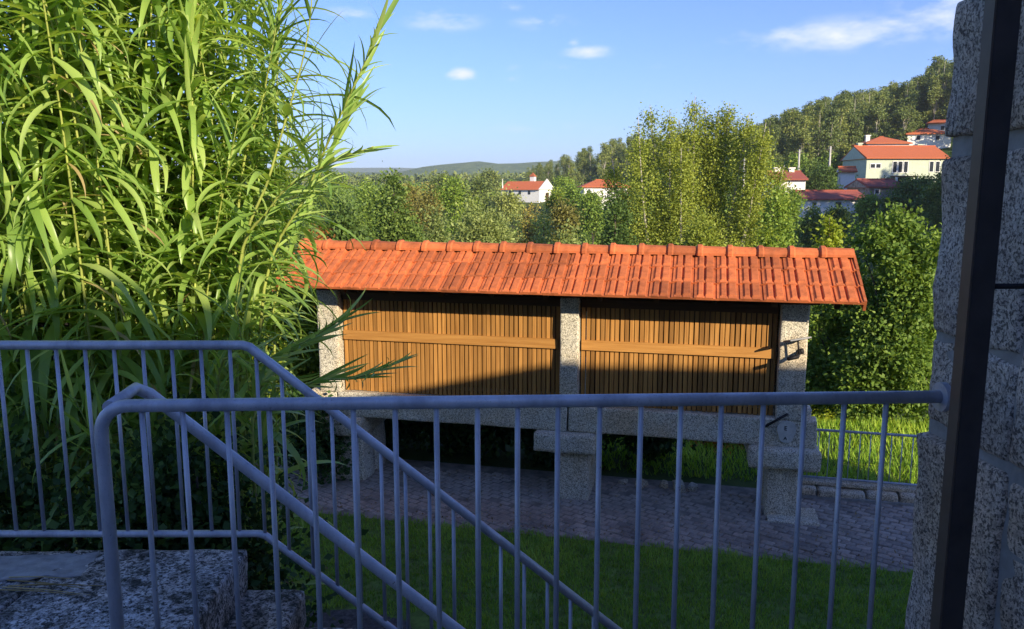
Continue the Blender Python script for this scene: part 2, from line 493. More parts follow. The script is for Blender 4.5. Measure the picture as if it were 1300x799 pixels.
def terrain():
    xs = np.concatenate([np.linspace(-3000, -260, 24), np.linspace(-250, 290, 136), np.linspace(300, 3000, 24)])
    ys = np.concatenate([np.linspace(-300, -20, 8), np.linspace(-15, 60, 60), np.linspace(63, 420, 110), np.linspace(440, 4200, 40)])
    X, Y = np.meshgrid(xs, ys)
    Z = height(X, Y)
    far = sstep(14, 60, Y)
    for i in range(Z.shape[0]):
        for j in range(Z.shape[1]):
            if far[i, j] > 0:
                Z[i, j] += far[i, j] * noise.noise(Vector((X[i, j] * .03, Y[i, j] * .03, 0))) * 1.2
    nx, ny = len(xs), len(ys)
    V = np.stack([X, Y, Z - .02], -1).reshape(-1, 3)
    F = [(r * nx + c, r * nx + c + 1, (r + 1) * nx + c + 1, (r + 1) * nx + c) for r in range(ny - 1) for c in range(nx - 1)]
    me = bpy.data.meshes.new('ground'); me.from_pydata(V.tolist(), [], F); me.update()
    me.polygons.foreach_set('use_smooth', [True] * len(F))
    t = NT('ground_grass')
    v = t.coord('World')
    n = t.noise(v, .9, 8, .7); b = t.noise(v, .06, 5, .6)
    c = t.mix(t.ramp(b, [(.4, (0, 0, 0)), (.6, (1, 1, 1))]), t.ramp(n, [(.3, (.025, .05, .010)), (.7, (.07, .11, .025))]),
              t.ramp(n, [(.3, (.05, .075, .02)), (.7, (.11, .13, .04))]))
    t.bump(n, .6, .2)
    o = mob('ground', me, t.set(c, .95, 0, .1))
    tag(o, kind='structure')
terrain()

# far hills: ridges beyond the valley
def hills():
    def ridge(y0, pts, depth, seed):
        n = 120; V = []; F = []
        xs = np.linspace(pts[0][0], pts[-1][0], n)
        zt = np.interp(xs, [p[0] for p in pts], [p[1] for p in pts])
        for i, x in enumerate(xs):
            for j in range(8):
                t = j / 7
                z = math.sin(t * math.pi * .5) ** .8 * zt[i]
                z += noise.fractal(Vector((x * .008, t * 2 + seed, seed)), 1, 2, 5) * 5 * t
                V.append((x, y0 + depth * t, z - 6))
        for i in range(n - 1):
            for j in range(7):
                a = i * 8 + j; F.append((a, a + 8, a + 9, a + 1))
        me = bpy.data.meshes.new('hills'); me.from_pydata(V, [], F); me.update()
        me.polygons.foreach_set('use_smooth', [True] * len(F))
        return me
    def P(px, py, Y): p = at(px, py, Y); return (p.x, p.z)
    t = NT('far_forest')
    v = t.coord('World'); n = t.noise(v, .055, 8, .75)
    c = t.ramp(n, [(.35, (.05, .10, .03)), (.55, (.14, .20, .06)), (.7, (.25, .27, .10))])
    t.bump(n, 1.0, 9)
    m = t.set(c, .95, 0, .05)
    a = [P(-900, 215, 1500), P(200, 212, 1500), P(500, 212, 1500), P(560, 201, 1500), P(600, 195, 1500), P(640, 202, 1500), P(700, 196, 1500), P(800, 196, 1500), P(1000, 150, 1500), P(1500, 120, 1500), P(2200, 160, 1500)]
    tag(mob('hills', ridge(1200, a, 500, 1), m), kind='structure')
    b = [P(-1200, 205, 3200), P(300, 207, 3200), P(530, 208, 3200), P(580, 210, 3200), P(700, 207, 3200), P(2400, 190, 3200)]
    tag(mob('hills', ridge(2700, b, 900, 5), m), kind='structure')
hills()

# ------------------------------------------------------------------ garden: lawn, paving, kerb
TH = R(13.3)
GU = Vector((math.cos(TH), -math.sin(TH), 0)); GN = Vector((-math.sin(TH), -math.cos(TH), 0))
R0 = Vector((-2.924, 11.06, 0))
def gp(u, w, z=0): return R0 + GU * u + GN * w + Vector((0, 0, z))
GROT = -TH
def lawn_front(x):     # depth of the edge between paving and lawn
    p = gp(0, 1.55); return p.y - math.tan(TH) * (x - p.x)

def garden():
    # lawn: soil sheet and blades
    me = bpy.data.meshes.new('lawn')
    me.from_pydata([(-7, 3.4, .004), (7.5, 3.4, .004), (7.5, lawn_front(7.5), .004), (-7, lawn_front(-7), .004)], [], [(0, 1, 2, 3)])
    tag(mob('lawn', me, plain('lawn_soil', (.11, .17, .035), .95, 0, .5, 9, 'World')), kind='structure')
    rng = np.random.default_rng(5)
    n = 150000
    X = rng.uniform(-4.2, 5.6, n); Y = rng.uniform(5.4, 10.6, n)
    p0 = gp(0, 1.55)
    edge = p0.y - math.tan(TH) * (X - p0.x) + .05 * np.sin(X * 9) + .035 * np.sin(X * 23 + 1) + rng.normal(0, .03, n)
    k = (Y < edge) & ~((X < -.8 + .1 * np.sin(Y * 5)) & (Y < 7.0 + .08 * np.sin(X * 7) + rng.normal(0, .04, n)))
    X, Y = X[k], Y[k]; n = len(X)
    patch = np.array([noise.noise(Vector((x * 1.3, y * 1.3, 3))) for x, y in zip(X, Y)])
    fine_p = np.array([noise.noise(Vector((x * 6, y * 6, 1))) for x, y in zip(X, Y)])
    k = rng.uniform(0, 1, n) < np.clip(1.15 + 1.2 * fine_p + .8 * patch, .12, 1)
    X, Y, patch, fine_p = X[k], Y[k], patch[k], fine_p[k]; n = len(X)
    patch = patch + .5 * fine_p
    h = rng.uniform(.025, .075, n) * (1 + .45 * patch); a = rng.uniform(0, 2 * math.pi, n)
    lean = rng.uniform(.1, .8, n) * h
    V = np.empty((n, 3, 3))
    w = .0055
    V[:, 0] = np.stack([X - np.sin(a) * w, Y + np.cos(a) * w, np.full(n, .003)], -1)
    V[:, 1] = np.stack([X + np.sin(a) * w, Y - np.cos(a) * w, np.full(n, .003)], -1)
    b = a + rng.normal(0, .6, n)
    V[:, 2] = np.stack([X + np.cos(b) * lean, Y + np.sin(b) * lean, h], -1)
    vals = np.clip(.45 + .7 * patch + rng.uniform(-.3, .3, n), 0, 1)
    tag(mob('grass', quads('grass', V.reshape(-1, 3), vals, 3), 'grass'), 'short mown green grass of the lawn below the stairs', 'grass', kind='stuff')
    # wild grass beyond the fence
    n = 42000
    X = rng.uniform(.8, 12, n); Y = rng.uniform(9.4, 16.5, n)
    p1 = gp(0, -.72); lo = p1.y - math.tan(TH) * (X - p1.x)
    k = Y > lo + rng.exponential(.1, n); X, Y = X[k], Y[k]; n = len(X)
    patch = np.array([noise.noise(Vector((x * .9, y * .9, 8))) for x, y in zip(X, Y)])
    h = rng.uniform(.04, .15, n) * (1 + .8 * patch); a = rng.uniform(0, 2 * math.pi, n); w = .010
    Z = height(X, Y)
    V = np.empty((n, 3, 3))
    V[:, 0] = np.stack([X - np.sin(a) * w, Y + np.cos(a) * w, Z - .02], -1)
    V[:, 1] = np.stack([X + np.sin(a) * w, Y - np.cos(a) * w, Z - .02], -1)
    V[:, 2] = np.stack([X + np.cos(a) * h * .7, Y + np.sin(a) * h * .7, Z + h], -1)
    tag(mob('wild_grass', quads('wild_grass', V.reshape(-1, 3), np.clip(.5 + .5 * patch + rng.uniform(-.4, .4, n), 0, 1), 3), 'grass_wild'),
        'sunlit wild grass and weeds behind the low fence', 'grass', kind='stuff')
    # paving: bedding sheet, single setts where they can be told apart, the rest as one mesh
    bed = bpy.data.meshes.new('paving')
    c = [gp(-.7, 1.58, .006), gp(9.2, 1.58, .006), gp(9.2, -.55, .006), gp(-.7, -.55, .006)]
    bed.from_pydata([tuple(q) for q in c], [], [(0, 1, 2, 3)])
    pav = mob('paving', bed, plain('paving_bed', (.22, .19, .16), .95, 0, .45, 6, 'World', .4)); tag(pav, kind='structure')
    t = NT('sett_stone')
    v = t.coord('World'); nz = t.noise(v, 30, 6, .7); bg = t.noise(v, 1.7, 5, .6)
    cc = t.mix(t.ramp(bg, [(.4, (0, 0, 0)), (.62, (1, 1, 1))]), t.ramp(nz, [(.3, (.25, .22, .185)), (.7, (.45, .39, .33))]), t.ramp(nz, [(.3, (.18, .155, .13)), (.7, (.33, .28, .23))]))
    cc = t.mix(1.0, cc, t.ramp(t.rand(), [(0, (.75, .75, .78)), (1, (1.2, 1.15, 1.15))]), 'MULTIPLY')
    t.bump(nz, .5, .01); sm = t.set(cc, .85, 0, .25)
    protos = []
    for i in range(5):
        me = stone_mesh('sett', .150, .098, .06, .004, 0, i, .014, 9); me.materials.append(sm); protos.append(me)
    spots = []
    ang = R(24)
    du, dw = .163, .110
    for i in range(-40, 100):
        for j in range(-40, 40):
            a = (i + .5 * (j % 2)) * du; b = j * dw
            u = 5.2 + a * math.cos(ang) - b * math.sin(ang); w = .6 + a * math.sin(ang) + b * math.cos(ang)
            if -.6 < u < 9.1 and -.32 < w < 1.48 and not (u < .3 and w < .2):
                spots.append((u, w))
    vis = lambda u, w: (lambda p: (p.x / p.y) < .56)(gp(u, w))
    spots = [q for q in spots if vis(*q)]
    def key(q):
        p = gp(*q); s = q[0]
        return (0 if s > 6.05 else 1, p.y)
    spots.sort(key=key)
    rr = random.Random(3)
    rest = MB()
    for i, (u, w) in enumerate(spots):
        p = gp(u, w, -.012 + rr.uniform(-.006, .006))
        rz = GROT - ang + rr.uniform(-.05, .05)
        if i < 300:
            o = mob('sett', protos[rr.randrange(5)], None, pav, p, rz)
        else:
            if rr.random() < .04: continue
            ca, sa = math.cos(rz), math.sin(rz); b0 = len(rest.v)
            hx, hy, zt = .071, .046, p.z + .026 + rr.uniform(-.004, .002)
            for (x, y, z) in [(-hx, -hy, 0), (hx, -hy, 0), (hx, hy, 0), (-hx, hy, 0), (-hx * .88, -hy * .85, zt), (hx * .88, -hy * .85, zt), (hx * .88, hy * .85, zt), (-hx * .88, hy * .85, zt)]:
                rest.v.append((p.x + ca * x - sa * y, p.y + sa * x + ca * y, z if z else 0))
            rest.f += [tuple(b0 + k for k in q) for q in ((4, 5, 6, 7), (0, 1, 5, 4), (1, 2, 6, 5), (2, 3, 7, 6), (3, 0, 4, 7))]
    ro = mob('small_setts', rest.mesh('small_setts'), sm, pav); tag(ro, kind='stuff')
    # kerb of rough granite blocks under the low fence
    kerb = MB().box(0, 3.4, -.16, .16, -.05, .04)
    ko = mob('kerb', kerb.mesh('kerb'), 'mortar', None, gp(6.75, -.5), GROT); tag(ko, kind='structure')
    x = .0; i = 0
    while x < 3.3:
        l = rr.uniform(.22, .42); h = rr.uniform(.09, .13)
        b = mob('kerb_stone', stone_mesh('kerb_stone', l - .02, .30, h, .014, 2, 40 + i, .03), 'granite', ko, (x + l / 2, rr.uniform(-.02, .02), .04 + h / 2 - .02))
        x += l; i += 1
    ledge = stone_mesh('ledge', 3.3, .16, .06, .006, 3, 9, .015)
    tag(mob('coping', ledge, 'granite', ko, (1.66, .06, .165)))
    # stone pad under the post at the end of the granary
    pad = stone_mesh('pad', .60, .50, .05, .010, 3, 3, .02)
    tag(mob('stone_pad', pad, 'granite', None, gp(6.62, .34, .020), GROT), 'low flat granite pad under the outermost foot of the granary', 'stone slab')
    # foot of the stairs: strip of darker gravel
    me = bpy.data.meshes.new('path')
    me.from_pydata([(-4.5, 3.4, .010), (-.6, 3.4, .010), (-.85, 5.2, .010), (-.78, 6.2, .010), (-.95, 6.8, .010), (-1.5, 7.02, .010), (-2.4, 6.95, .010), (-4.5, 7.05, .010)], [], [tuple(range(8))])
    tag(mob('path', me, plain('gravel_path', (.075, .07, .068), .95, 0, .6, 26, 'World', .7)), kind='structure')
    # loose stones by the far edge of the paving
    for i, (u, w, s) in enumerate([(4.75, -.28, .12), (5.05, -.33, .10), (5.25, -.26, .15), (5.42, -.3, .11), (4.5, -.3, .09)]):
        lab = ('second from the hedge', 'third from the hedge', 'the largest of the row', 'the one farthest from the hedge', 'the smallest, closest to the hedge')[i]
        tag(mob('field_stone', stone_mesh('field_stone', s * 1.5, s, s * .8, .02, 2, 60 + i, .03, 9), 'granite', None, gp(u, w, s * .3), rr.uniform(0, 3)),
            'small loose rough stone at the paving edge, ' + lab, 'stone', 'loose stones at the paving edge')
    rg = np.random.default_rng(33); n = 900
    uu = rg.uniform(-.4, 9, n); ww = np.where(rg.uniform(0, 1, n) < .5, rg.uniform(-.4, 1.5, n), 1.45 - rg.exponential(.12, n))
    P = np.array([tuple(gp(a, b, .028)) for a, b in zip(uu, ww)])
    tag(mob('leaf_litter', leaves('leaf_litter', P, .035, .5, -.1, None, rg), 'reed_litter'), 'small dry leaf bits scattered over the paving', 'leaf litter', kind='stuff')
    # heap of rusty brown leaves in the sun behind the granary
    rg = np.random.default_rng(21)
    n = 1600
    c0 = gp(5.95, -2.7)
    q = rg.normal(size=(n, 2)) * [.34, .26]
    hh = .42 * np.exp(-(q ** 2).sum(1) * 3) * rg.uniform(.1, 1, n)
    P = np.stack([c0.x + q[:, 0], c0.y + q[:, 1], hh + hz(c0.x, c0.y)], -1)
    tag(mob('leaf_heap', leaves('leaf_heap', P, .09, .6, .1, None, rg), 'leaf_brown'), 'heap of rusty orange dead leaves on the grass behind the granary', 'leaf heap', kind='stuff')
garden()

# ------------------------------------------------------------------ granary
def text_mesh(body, size):
    cu = bpy.data.curves.new('mark', 'FONT'); cu.body = body; cu.size = size; cu.extrude = .002
    o = bpy.data.objects.new('mark_tmp', cu); COL.objects.link(o)
    me = bpy.data.meshes.new_from_object(o.evaluated_get(bpy.context.evaluated_depsgraph_get()))
    bpy.data.objects.remove(o); return me

def granary():
    g = empty('granary', gp(0, 0, 0), GROT)          # local x = along the ridge, local -y = towards the stairs
    tag(g, 'raised granite and slatted wood granary with red tiled roof on stone feet', 'granary')
    def P(name, me, mat, loc, par=g, rz=None): return mob(name, me, mat, par, loc, rz)
    # stone feet, cap stones, beams
    for i, (a, b, ca, cb) in enumerate([(.50, .98, .16, 1.02), (3.73, 4.10, 3.40, 4.20), (6.31, 6.67, 6.07, 6.90)]):
        for s in (-1, 1):
            wc = s * .22
            st = stone_mesh('foot', b - a, .36, .68, .016, 4, 10 + i + s, .03)
            for v in st.vertices:
                k = 1.0 + .10 * (.34 - v.co.z) / .68; v.co.x *= k; v.co.y *= k
            P('foot', st, 'granite', ((a + b) / 2, wc, .32))
        P('cap_stone', stone_mesh('cap_stone', cb - ca, 1.02, .26, .018, 5, 20 + i, .045), 'granite', ((ca + cb) / 2, 0, .775))
    for s in (-1, 1):
        y = s * .27
        for (a, b, k) in ((.22, .62, 0), (.63, 3.83, 1), (3.84, 6.86, 2)):
            P('beam', stone_mesh('beam', b - a - .012, .24, .345, .013, 8, 30 + k + s, .022), 'granite', ((a + b) / 2, y - (.004 if k == 1 else 0), 1.075))
    P('floor_slab', stone_mesh('floor_slab', 6.2, .34, .10, .01, 4, 3, .02), 'granite', (3.55, 0, 1.13))
    # posts
    for i, (a, b) in enumerate(((.37, .68), (3.72, 3.96), (6.37, 6.69))):
        for s in (-1, 1):
            P('post', stone_mesh('post', b - a, .23, 1.42, .010, 6, 50 + i * 2 + s, .022), 'granite', ((a + b) / 2, s * .28, 1.94))
    # mortar patch with the painted marks low on the end post
    bm = bmesh.new()
    q = [(math.cos(a) * .105 * (1 + .12 * math.sin(3 * a)), math.sin(a) * .15 * (1 + .1 * math.cos(2 * a))) for a in [i * math.pi / 12 for i in range(24)]]
    vs = [bm.verts.new((x, 0, z)) for x, z in q]; f = bm.faces.new(vs)
    ex = bmesh.ops.extrude_face_region(bm, geom=[f])
    for v in ex['geom']:
        if isinstance(v, bmesh.types.BMVert): v.co.y -= .02
    me = bpy.data.meshes.new('mortar_patch'); bm.normal_update(); bm.to_mesh(me); bm.free()
    mp = P('mortar_patch', me, 'patch', (6.50, -.398, 1.10))
    E_ = text_mesh('E', .075); E_.materials.append(M['iron'])
    o = mob('painted_mark', E_, None, mp, (-.03, -.0215, .02)); o.rotation_euler = (R(90), 0, 0)
    o2 = mob('painted_mark', text_mesh('A', .06), M['iron'], mp, (-.03, -.0215, -.10)); o2.rotation_euler = (R(90), 0, 0)
    # slatted walls
    rr = random.Random(9)
    slat_me = MB().box(-.0238, .0238, -.012, .012, 0, 1.36).mesh('slat'); slat_me.materials.append(M['slat'])
    for (a, b) in ((.70, 3.705), (3.975, 6.35)):
        wl = MB(); L = b - a
        wl.box(0, L, .012, .05, 0, .07); wl.box(0, L, .012, .05, 1.20, 1.28); wl.box(0, L, .012, .05, .62, .69)
        pan = P('slat_wall', wl.mesh('slat_wall'), 'dark_wood', (a, -.262, 1.255))
        n = round(L / .0612); pt = L / n
        for i in range(n):
            s = mob('slat', slat_me, None, pan, (pt * (i + .5) + rr.uniform(-.0025, .0025), rr.uniform(-.004, .003), rr.uniform(-.006, .004)))
            s.rotation_euler = (0, rr.uniform(-.0016, .0016), rr.uniform(-.03, .03))
            s.scale = (rr.uniform(.93, 1.05), 1, 1)
        br = MB().box(.01, L - .03, -.046, -.0135, .715, .84)
        bb = mob('rail_board', br.mesh('rail_board'), 'board', pan)
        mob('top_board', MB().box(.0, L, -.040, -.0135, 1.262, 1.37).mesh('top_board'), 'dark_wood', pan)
        # back of the crib
        P('back_panel', MB().box(0, L, 0, .03, 0, 1.36).mesh('back_panel'), 'dark_wood', (a, .24, 1.255))
    # wall plates and gable boards
    for s in (-1, 1):
        P('wall_plate', MB().box(.30, 6.8, -.07, .07, 0, .12).mesh('wall_plate'), 'dark_wood', (0, s * .30, 2.645))
    for x in (.52, 6.53):
        me = bpy.data.meshes.new('gable'); me.from_pydata([(x - .02, -.40, 2.655), (x + .02, -.40, 2.655), (x + .02, .40, 2.655), (x - .02, .40, 2.655), (x - .02, 0, 3.05), (x + .02, 0, 3.05)], [],
            [(0, 1, 5, 4), (2, 3, 4, 5), (1, 2, 5), (3, 0, 4), (3, 2, 1, 0)])
        P('gable_board', me, 'dark_wood', (0, 0, 0))
        P('end_panel', MB().box(x - .02, x + .02, -.16, .16, 1.25, 2.65).mesh('end_panel'), 'dark_wood', (0, 0, 0))
    # roof: boarded deck, rafters, tiles, ridge caps
    LEN = 7.18; HW = .82; ZE = 2.735; ZR = 3.185
    pitch = math.atan2(ZR - ZE, HW); SL = math.hypot(HW, ZR - ZE)
    deck = MB()
    for s in (-1, 1):
        b = len(deck.v)
        for x in (.03, LEN - .03):
            deck.v += [(x, 0, ZR), (x, s * (HW - .03), ZE + .016), (x, s * (HW - .03), ZE - .008), (x, 0, ZR - .03)]
        deck.f += [(b, b + 1, b + 5, b + 4), (b + 1, b + 2, b + 6, b + 5), (b + 2, b + 3, b + 7, b + 6), (b, b + 3, b + 2, b + 1), (b + 4, b + 5, b + 6, b + 7)]
    roof = P('roof', deck.mesh('roof'), 'dark_wood', (0, 0, 0))
    for i in range(11):
        x = .25 + i * .668
        for s in (-1, 1):
            m = MB().box(-.03, .03, 0, SL * .93, -.09, -.002)
            o = mob('rafter', m.mesh('rafter'), 'dark_wood', roof, (x, 0, ZR - .034))
            o.rotation_euler = (-pitch, 0, 0) if s > 0 else (-pitch, 0, math.pi)
    n = 28; TW = LEN / n; rows = 3; EXP = SL / rows; TL = EXP + .045
    prof = [(0, .010), (.03, .014), (.10, .030), (.27, .032), (.30, .030), (.315, .006), (.39, .006), (.405, .028), (.44, .034), (.71, .034), (.735, .030), (.75, -.004), (.88, -.004), (.895, .010), (1.0, .010)]
    V = []; F = []
    secs = [(0, -.008), (.03, -.004), (.05, .0), (TL - .05, .0), (TL - .035, -.006), (TL, -.004)]
    for (y, dz) in secs:
        for (fx, h) in prof:
            hh = h if dz == 0 else min(h, .012 if h > .02 else h) + (.0 if y < .1 else .004)
            V.append((fx * TW * 1.012, -y, hh + .012))
    k = len(prof)
    for r in range(len(secs) - 1):
        for c in range(k - 1):
            F.append((r * k + c, (r + 1) * k + c, (r + 1) * k + c + 1, r * k + c + 1))
    b = len(V); last = (len(secs) - 1) * k          # front lip
    for c in range(k): V.append((V[last + c][0], V[last + c][1] + .002, -.008))
    for c in range(k - 1): F.append((last + c, b + c, b + c + 1, last + c + 1))
    tm = bpy.data.meshes.new('roof_tile'); tm.from_pydata(V, [], F); tm.materials.append(M['tile']); tm.update()
    ty = Vector((0, -math.cos(pitch), -math.sin(pitch)))
    for s in (1, -1):
        for r in range(rows):
            for c in range(n):
                o = mob('roof_tile', tm, None, roof)
                yy = r * EXP; lift = .006
                base = Vector((0, -math.cos(pitch) * yy, ZR - math.sin(pitch) * yy + lift))
                tilt = .058 + rr.uniform(-.006, .006)
                if s == 1:
                    o.location = (c * TW + rr.uniform(-.002, .002), base.y, base.z)
                    o.rotation_euler = (pitch - tilt, rr.uniform(-.006, .006), rr.uniform(-.004, .004))
                else:
                    o.location = ((c + 1) * TW, -base.y, base.z)
                    o.rotation_euler = (pitch - tilt, 0, math.pi)
    # ridge caps: angular half rounds, each with a thick collar over the next
    nc = 20; CL = LEN / nc
    ang = [R(a) for a in (-14, 5, 25, 50, 75, 90, 105, 130, 155, 175, 194)]
    V = []; F = []
    secs = [(-.02, 1.0), (.0, 1.22), (.045, 1.24), (.065, 1.03), (CL + .01, .93)]
    for (x, s) in secs:
        for a in ang:
            V.append((x, math.cos(a) * .118 * s, (math.sin(a) * .088 + .01) * s - .0))
    k = len(ang)
    for r in range(len(secs) - 1):
        for c in range(k - 1): F.append((r * k + c, (r + 1) * k + c, (r + 1) * k + c + 1, r * k + c + 1))
    F.append(tuple(range(k))); F.append(tuple(4 * k + i for i in reversed(range(k))))
    cm = bpy.data.meshes.new('ridge_cap'); cm.from_pydata(V, [], F); cm.materials.append(M['tile']); cm.update()
    for i in range(nc):
        mob('ridge_cap', cm, None, roof, (i * CL, 0, ZR + .012 + rr.uniform(-.003, .003))).rotation_euler = (rr.uniform(-.02, .02), rr.uniform(-.008, .008), rr.uniform(-.01, .01))
    # verge tiles: flap hanging at each end of the roof
    for x, sg in ((-.004, 1), (LEN + .03, -1)):
        for s in (-1, 1):
            for r in range(rows):
                v = MB().box(-.03, .0, 0, TL, -.10, .028).mesh('verge_tile')
                o = mob('verge_tile', v, 'tile', roof, (x, s * math.cos(pitch) * r * EXP, ZR - math.sin(pitch) * r * EXP + .022))
                o.rotation_euler = (-(pitch - .04), 0, 0) if s > 0 else (pitch - .04, 0, 0)
                if s < 0: o.scale = (1, -1, 1)
    return g
granary()

def post_lamp():
    e = empty('lamp', gp(6.58, .395, 2.09), GROT)
    tag(e, 'small grey flood lamp on a black arm on the granary end post', 'lamp')
    mob('arm', MB().tube([(.02, .01, .0), (-.02, -.16, -.035), (-.13, -.22, -.055)], .022, 8).mesh('arm', True), 'iron', e)
    mob('arm_cap', MB().tube([(.015, .0, .0), (.06, -.02, .01)], .034, 10).mesh('arm_cap', True), 'iron', e)
    o = mob('lamp_plate', stone_mesh('lamp_plate', .26, .20, .022, 0, 0, 1, .008), 'lampmetal', e, (-.03, -.13, .165)); o.rotation_euler = (R(-14), R(-8), R(20))
    mob('stem', MB().tube([(0, -.12, -.02), (-.02, -.12, .16)], .012, 6).mesh('stem', True), 'iron', e)
post_lamp()
def iron_prop():
    o = mob('iron_bar', MB().tube([gp(6.22, .44, 1.14), gp(6.50, .44, 1.33)], .016, 8).mesh('iron_bar', True), 'iron')
    tag(o, 'short black iron bar slanting across the foot of the granary end post', 'iron bar')
iron_prop()

# ------------------------------------------------------------------ house behind and beside the terrace
FZ = EZ - 1.63         # terrace floor
HX, HY = 1.402, 2.60   # corner of the house
def house():
    h = empty('stone_house', (HX + 3, 0, 0))
    tag(h, 'rough granite stone house at the end of the terrace railing', 'house')
    o = (-(HX + 3), 0, 0)
    EV = EZ + 1.0; RG = EZ + 3.38; YB = -5.0; XR = 10.4; YR = -1.04; XL = 7.6
    wb = MB().box(HX + .014, XR, YB, HY - .014, -.3, EV - .02)
    wall = mob('wall', wb.mesh('house_wall'), 'mortar', h, o)
    v = [(HX, HY, EV), (XR + .1, HY, EV), (XR + .1, YB, EV), (HX, YB, EV), (XL, YR, RG), (XR + .1, YR - .52, RG)]
    v += [(x, y, z - .10) for x, y, z in v]
    f = [(0, 4, 5, 1), (3, 2, 5, 4), (0, 3, 4), (1, 5, 2), (0, 1, 7, 6), (2, 3, 9, 8), (3, 0, 6, 9), (1, 2, 8, 7), (6, 7, 8, 9)]
    me = bpy.data.meshes.new('house_roof'); me.from_pydata(v, [], f); mob('roof', me, 'tile_far', h, o)
    # unseen taller rear block, added to shade the reeds; white for bounce light
    wb2 = MB().box(-8, 6.0, -13, -6, -.3, EZ + 4.7).mesh('rear_shade_wall'); mob('rear_shade_wall', wb2, 'white_wall', h, o)
    v = [(-8.2, -5.8, EZ + 4.7), (6.2, -5.8, EZ + 4.7), (6.2, -13.2, EZ + 4.7), (-8.2, -13.2, EZ + 4.7), (-4.4, -9.5, EZ + 6.0), (2.4, -9.5, EZ + 6.0)]
    me = bpy.data.meshes.new('rear_shade_roof'); me.from_pydata(v, [], [(0, 1, 5, 4), (1, 2, 5), (2, 3, 4, 5), (3, 0, 4), (3, 2, 1, 0)]); mob('rear_shade_roof', me, 'tile_far', h, o)
    # the stones of the corner, each with its own mesh, set in recessed mortar
    rr = random.Random(4); k = 0
    def stone(y0, y1, z0, z1, th=.20, dx=0):
        nonlocal k
        m = stone_mesh('wall_stone', th, y1 - y0, z1 - z0, .017, 8, 70 + k, .017, 5.5); k += 1
        mob('stone', m, 'granite_house', wall, (HX + th / 2 + dx, (y0 + y1) / 2, EZ + (z0 + z1) / 2))
    col1 = [(-2.9, -2.2), (-2.17, -1.6), (-1.57, -.80), (-.755, -.475), (-.45, .115), (.175, .60), (.63, .95)]
    for i, (a, b) in enumerate(col1):
        stone(2.150 + rr.uniform(-.006, .006), HY, a, b, .3, [.0, .0, -.012, .004, -.006, -.008, 0][i])
    col2 = [(-2.9, -2.0), (-1.97, -1.29), (-1.25, -.80), (-.755, -.34), (-.31, .2), (.235, .62), (.65, .95)]
    for i, (a, b) in enumerate(col2):
        stone(1.49 + rr.uniform(-.006, .006), 2.134 + rr.uniform(-.006, .006), a, b, .3, rr.uniform(-.008, .008))
    for i in range(7):
        a = -2.9 + i * .55
        stone(.7, 1.47, a, a + .52, .3)
    for z in range(6):                      # front face stones, seen from a step to the side
        for j in range(3):
            y = HY - .10
            m = stone_mesh('wall_stone', .62, .22, .52, .016, 4, 90 + k, .03, 7); k += 1
            mob('stone', m, 'granite_house', wall, (HX + .64 + j * .66, y, EZ - 2.6 + z * .57))
house()

def metal_bar():
    e = empty('metal_post', (1.205, 2.03, FZ))
    tag(e, 'dark brown upright metal post held off the granite house wall', 'post')
    mob('post_face', MB().box(-.024, .034, -.022, .022, .004, 3.2).mesh('post_face'), 'bar', e)
    mob('edge_strip', MB().box(-.030, -.0245, -.020, .024, .004, 3.2).mesh('edge_strip'), 'bar_edge', e)
    for z in (1.39, 3.05):
        mob('bracket', MB().tube([(.03, .0, z), (.215, .0, z)], .008, 6).mesh('bracket', True), 'iron', e)
metal_bar()

def terrace():
    t = mob('terrace', MB().box(-4.6, HX + .02, -6, 2.30, -.1, FZ - .004).mesh('terrace'), 'mortar'); tag(t, kind='structure')
    # landing: core and rough granite slabs
    mob('landing_core', MB().box(-4.6, -1.26, 2.302, 3.40, -.1, FZ - .10).mesh('landing_core'), 'granite_floor', t)
    def slab(name, x0, x1, y0, y1, z1, th, sd, par, cuts=8):
        m = stone_mesh(name, x1 - x0 - .008, y1 - y0 - .006, th, .009, cuts, sd, .018, 8)
        return mob(name, m, 'granite_floor', par, ((x0 + x1) / 2, (y0 + y1) / 2, z1 - th / 2))
    slab('floor_slab', -2.02, -1.22, 2.30, 3.44, FZ, .20, 3, t)
    slab('floor_slab', -3.0, -2.03, 2.75, 3.44, FZ - .006, .16, 4, t)
    slab('floor_slab', -3.0, -2.03, 1.9, 2.74, FZ - .010, .16, 5, t)
    slab('floor_slab', -4.2, -3.01, 2.30, 3.44, FZ - .004, .16, 6, t)
    pm = stone_mesh('patch', .50, .22, .012, .012, 6, 8, .004, 11)
    mob('mortar_patch', pm, plain('cement_patch', (.30, .30, .30), .9, 0, .3, 16, 'World', .4), t, (-2.12, 3.26, FZ - .001), .12)
    st = mob('stairs', MB().box(-1.2, -.95, 2.5, 3.36, -.1, FZ - .42).mesh('stairs'), 'granite_floor'); tag(st, kind='structure')
    n = 12; rise = FZ / n; x = -1.22
    for i in range(1, n):
        z = FZ - rise * i
        m = stone_mesh('step', .285, 1.02, .17, .008, 5, 20 + i, .016, 8)
        mob('step', m, 'granite_floor', st, (x + .122, 2.92, z - .085))
        if i > 1: mob('step_core', MB().box(x - .02, x + .24, 2.45, 3.38, -.1, z - .165).mesh('step_core'), 'mortar', st)
        x += .24
terrace()

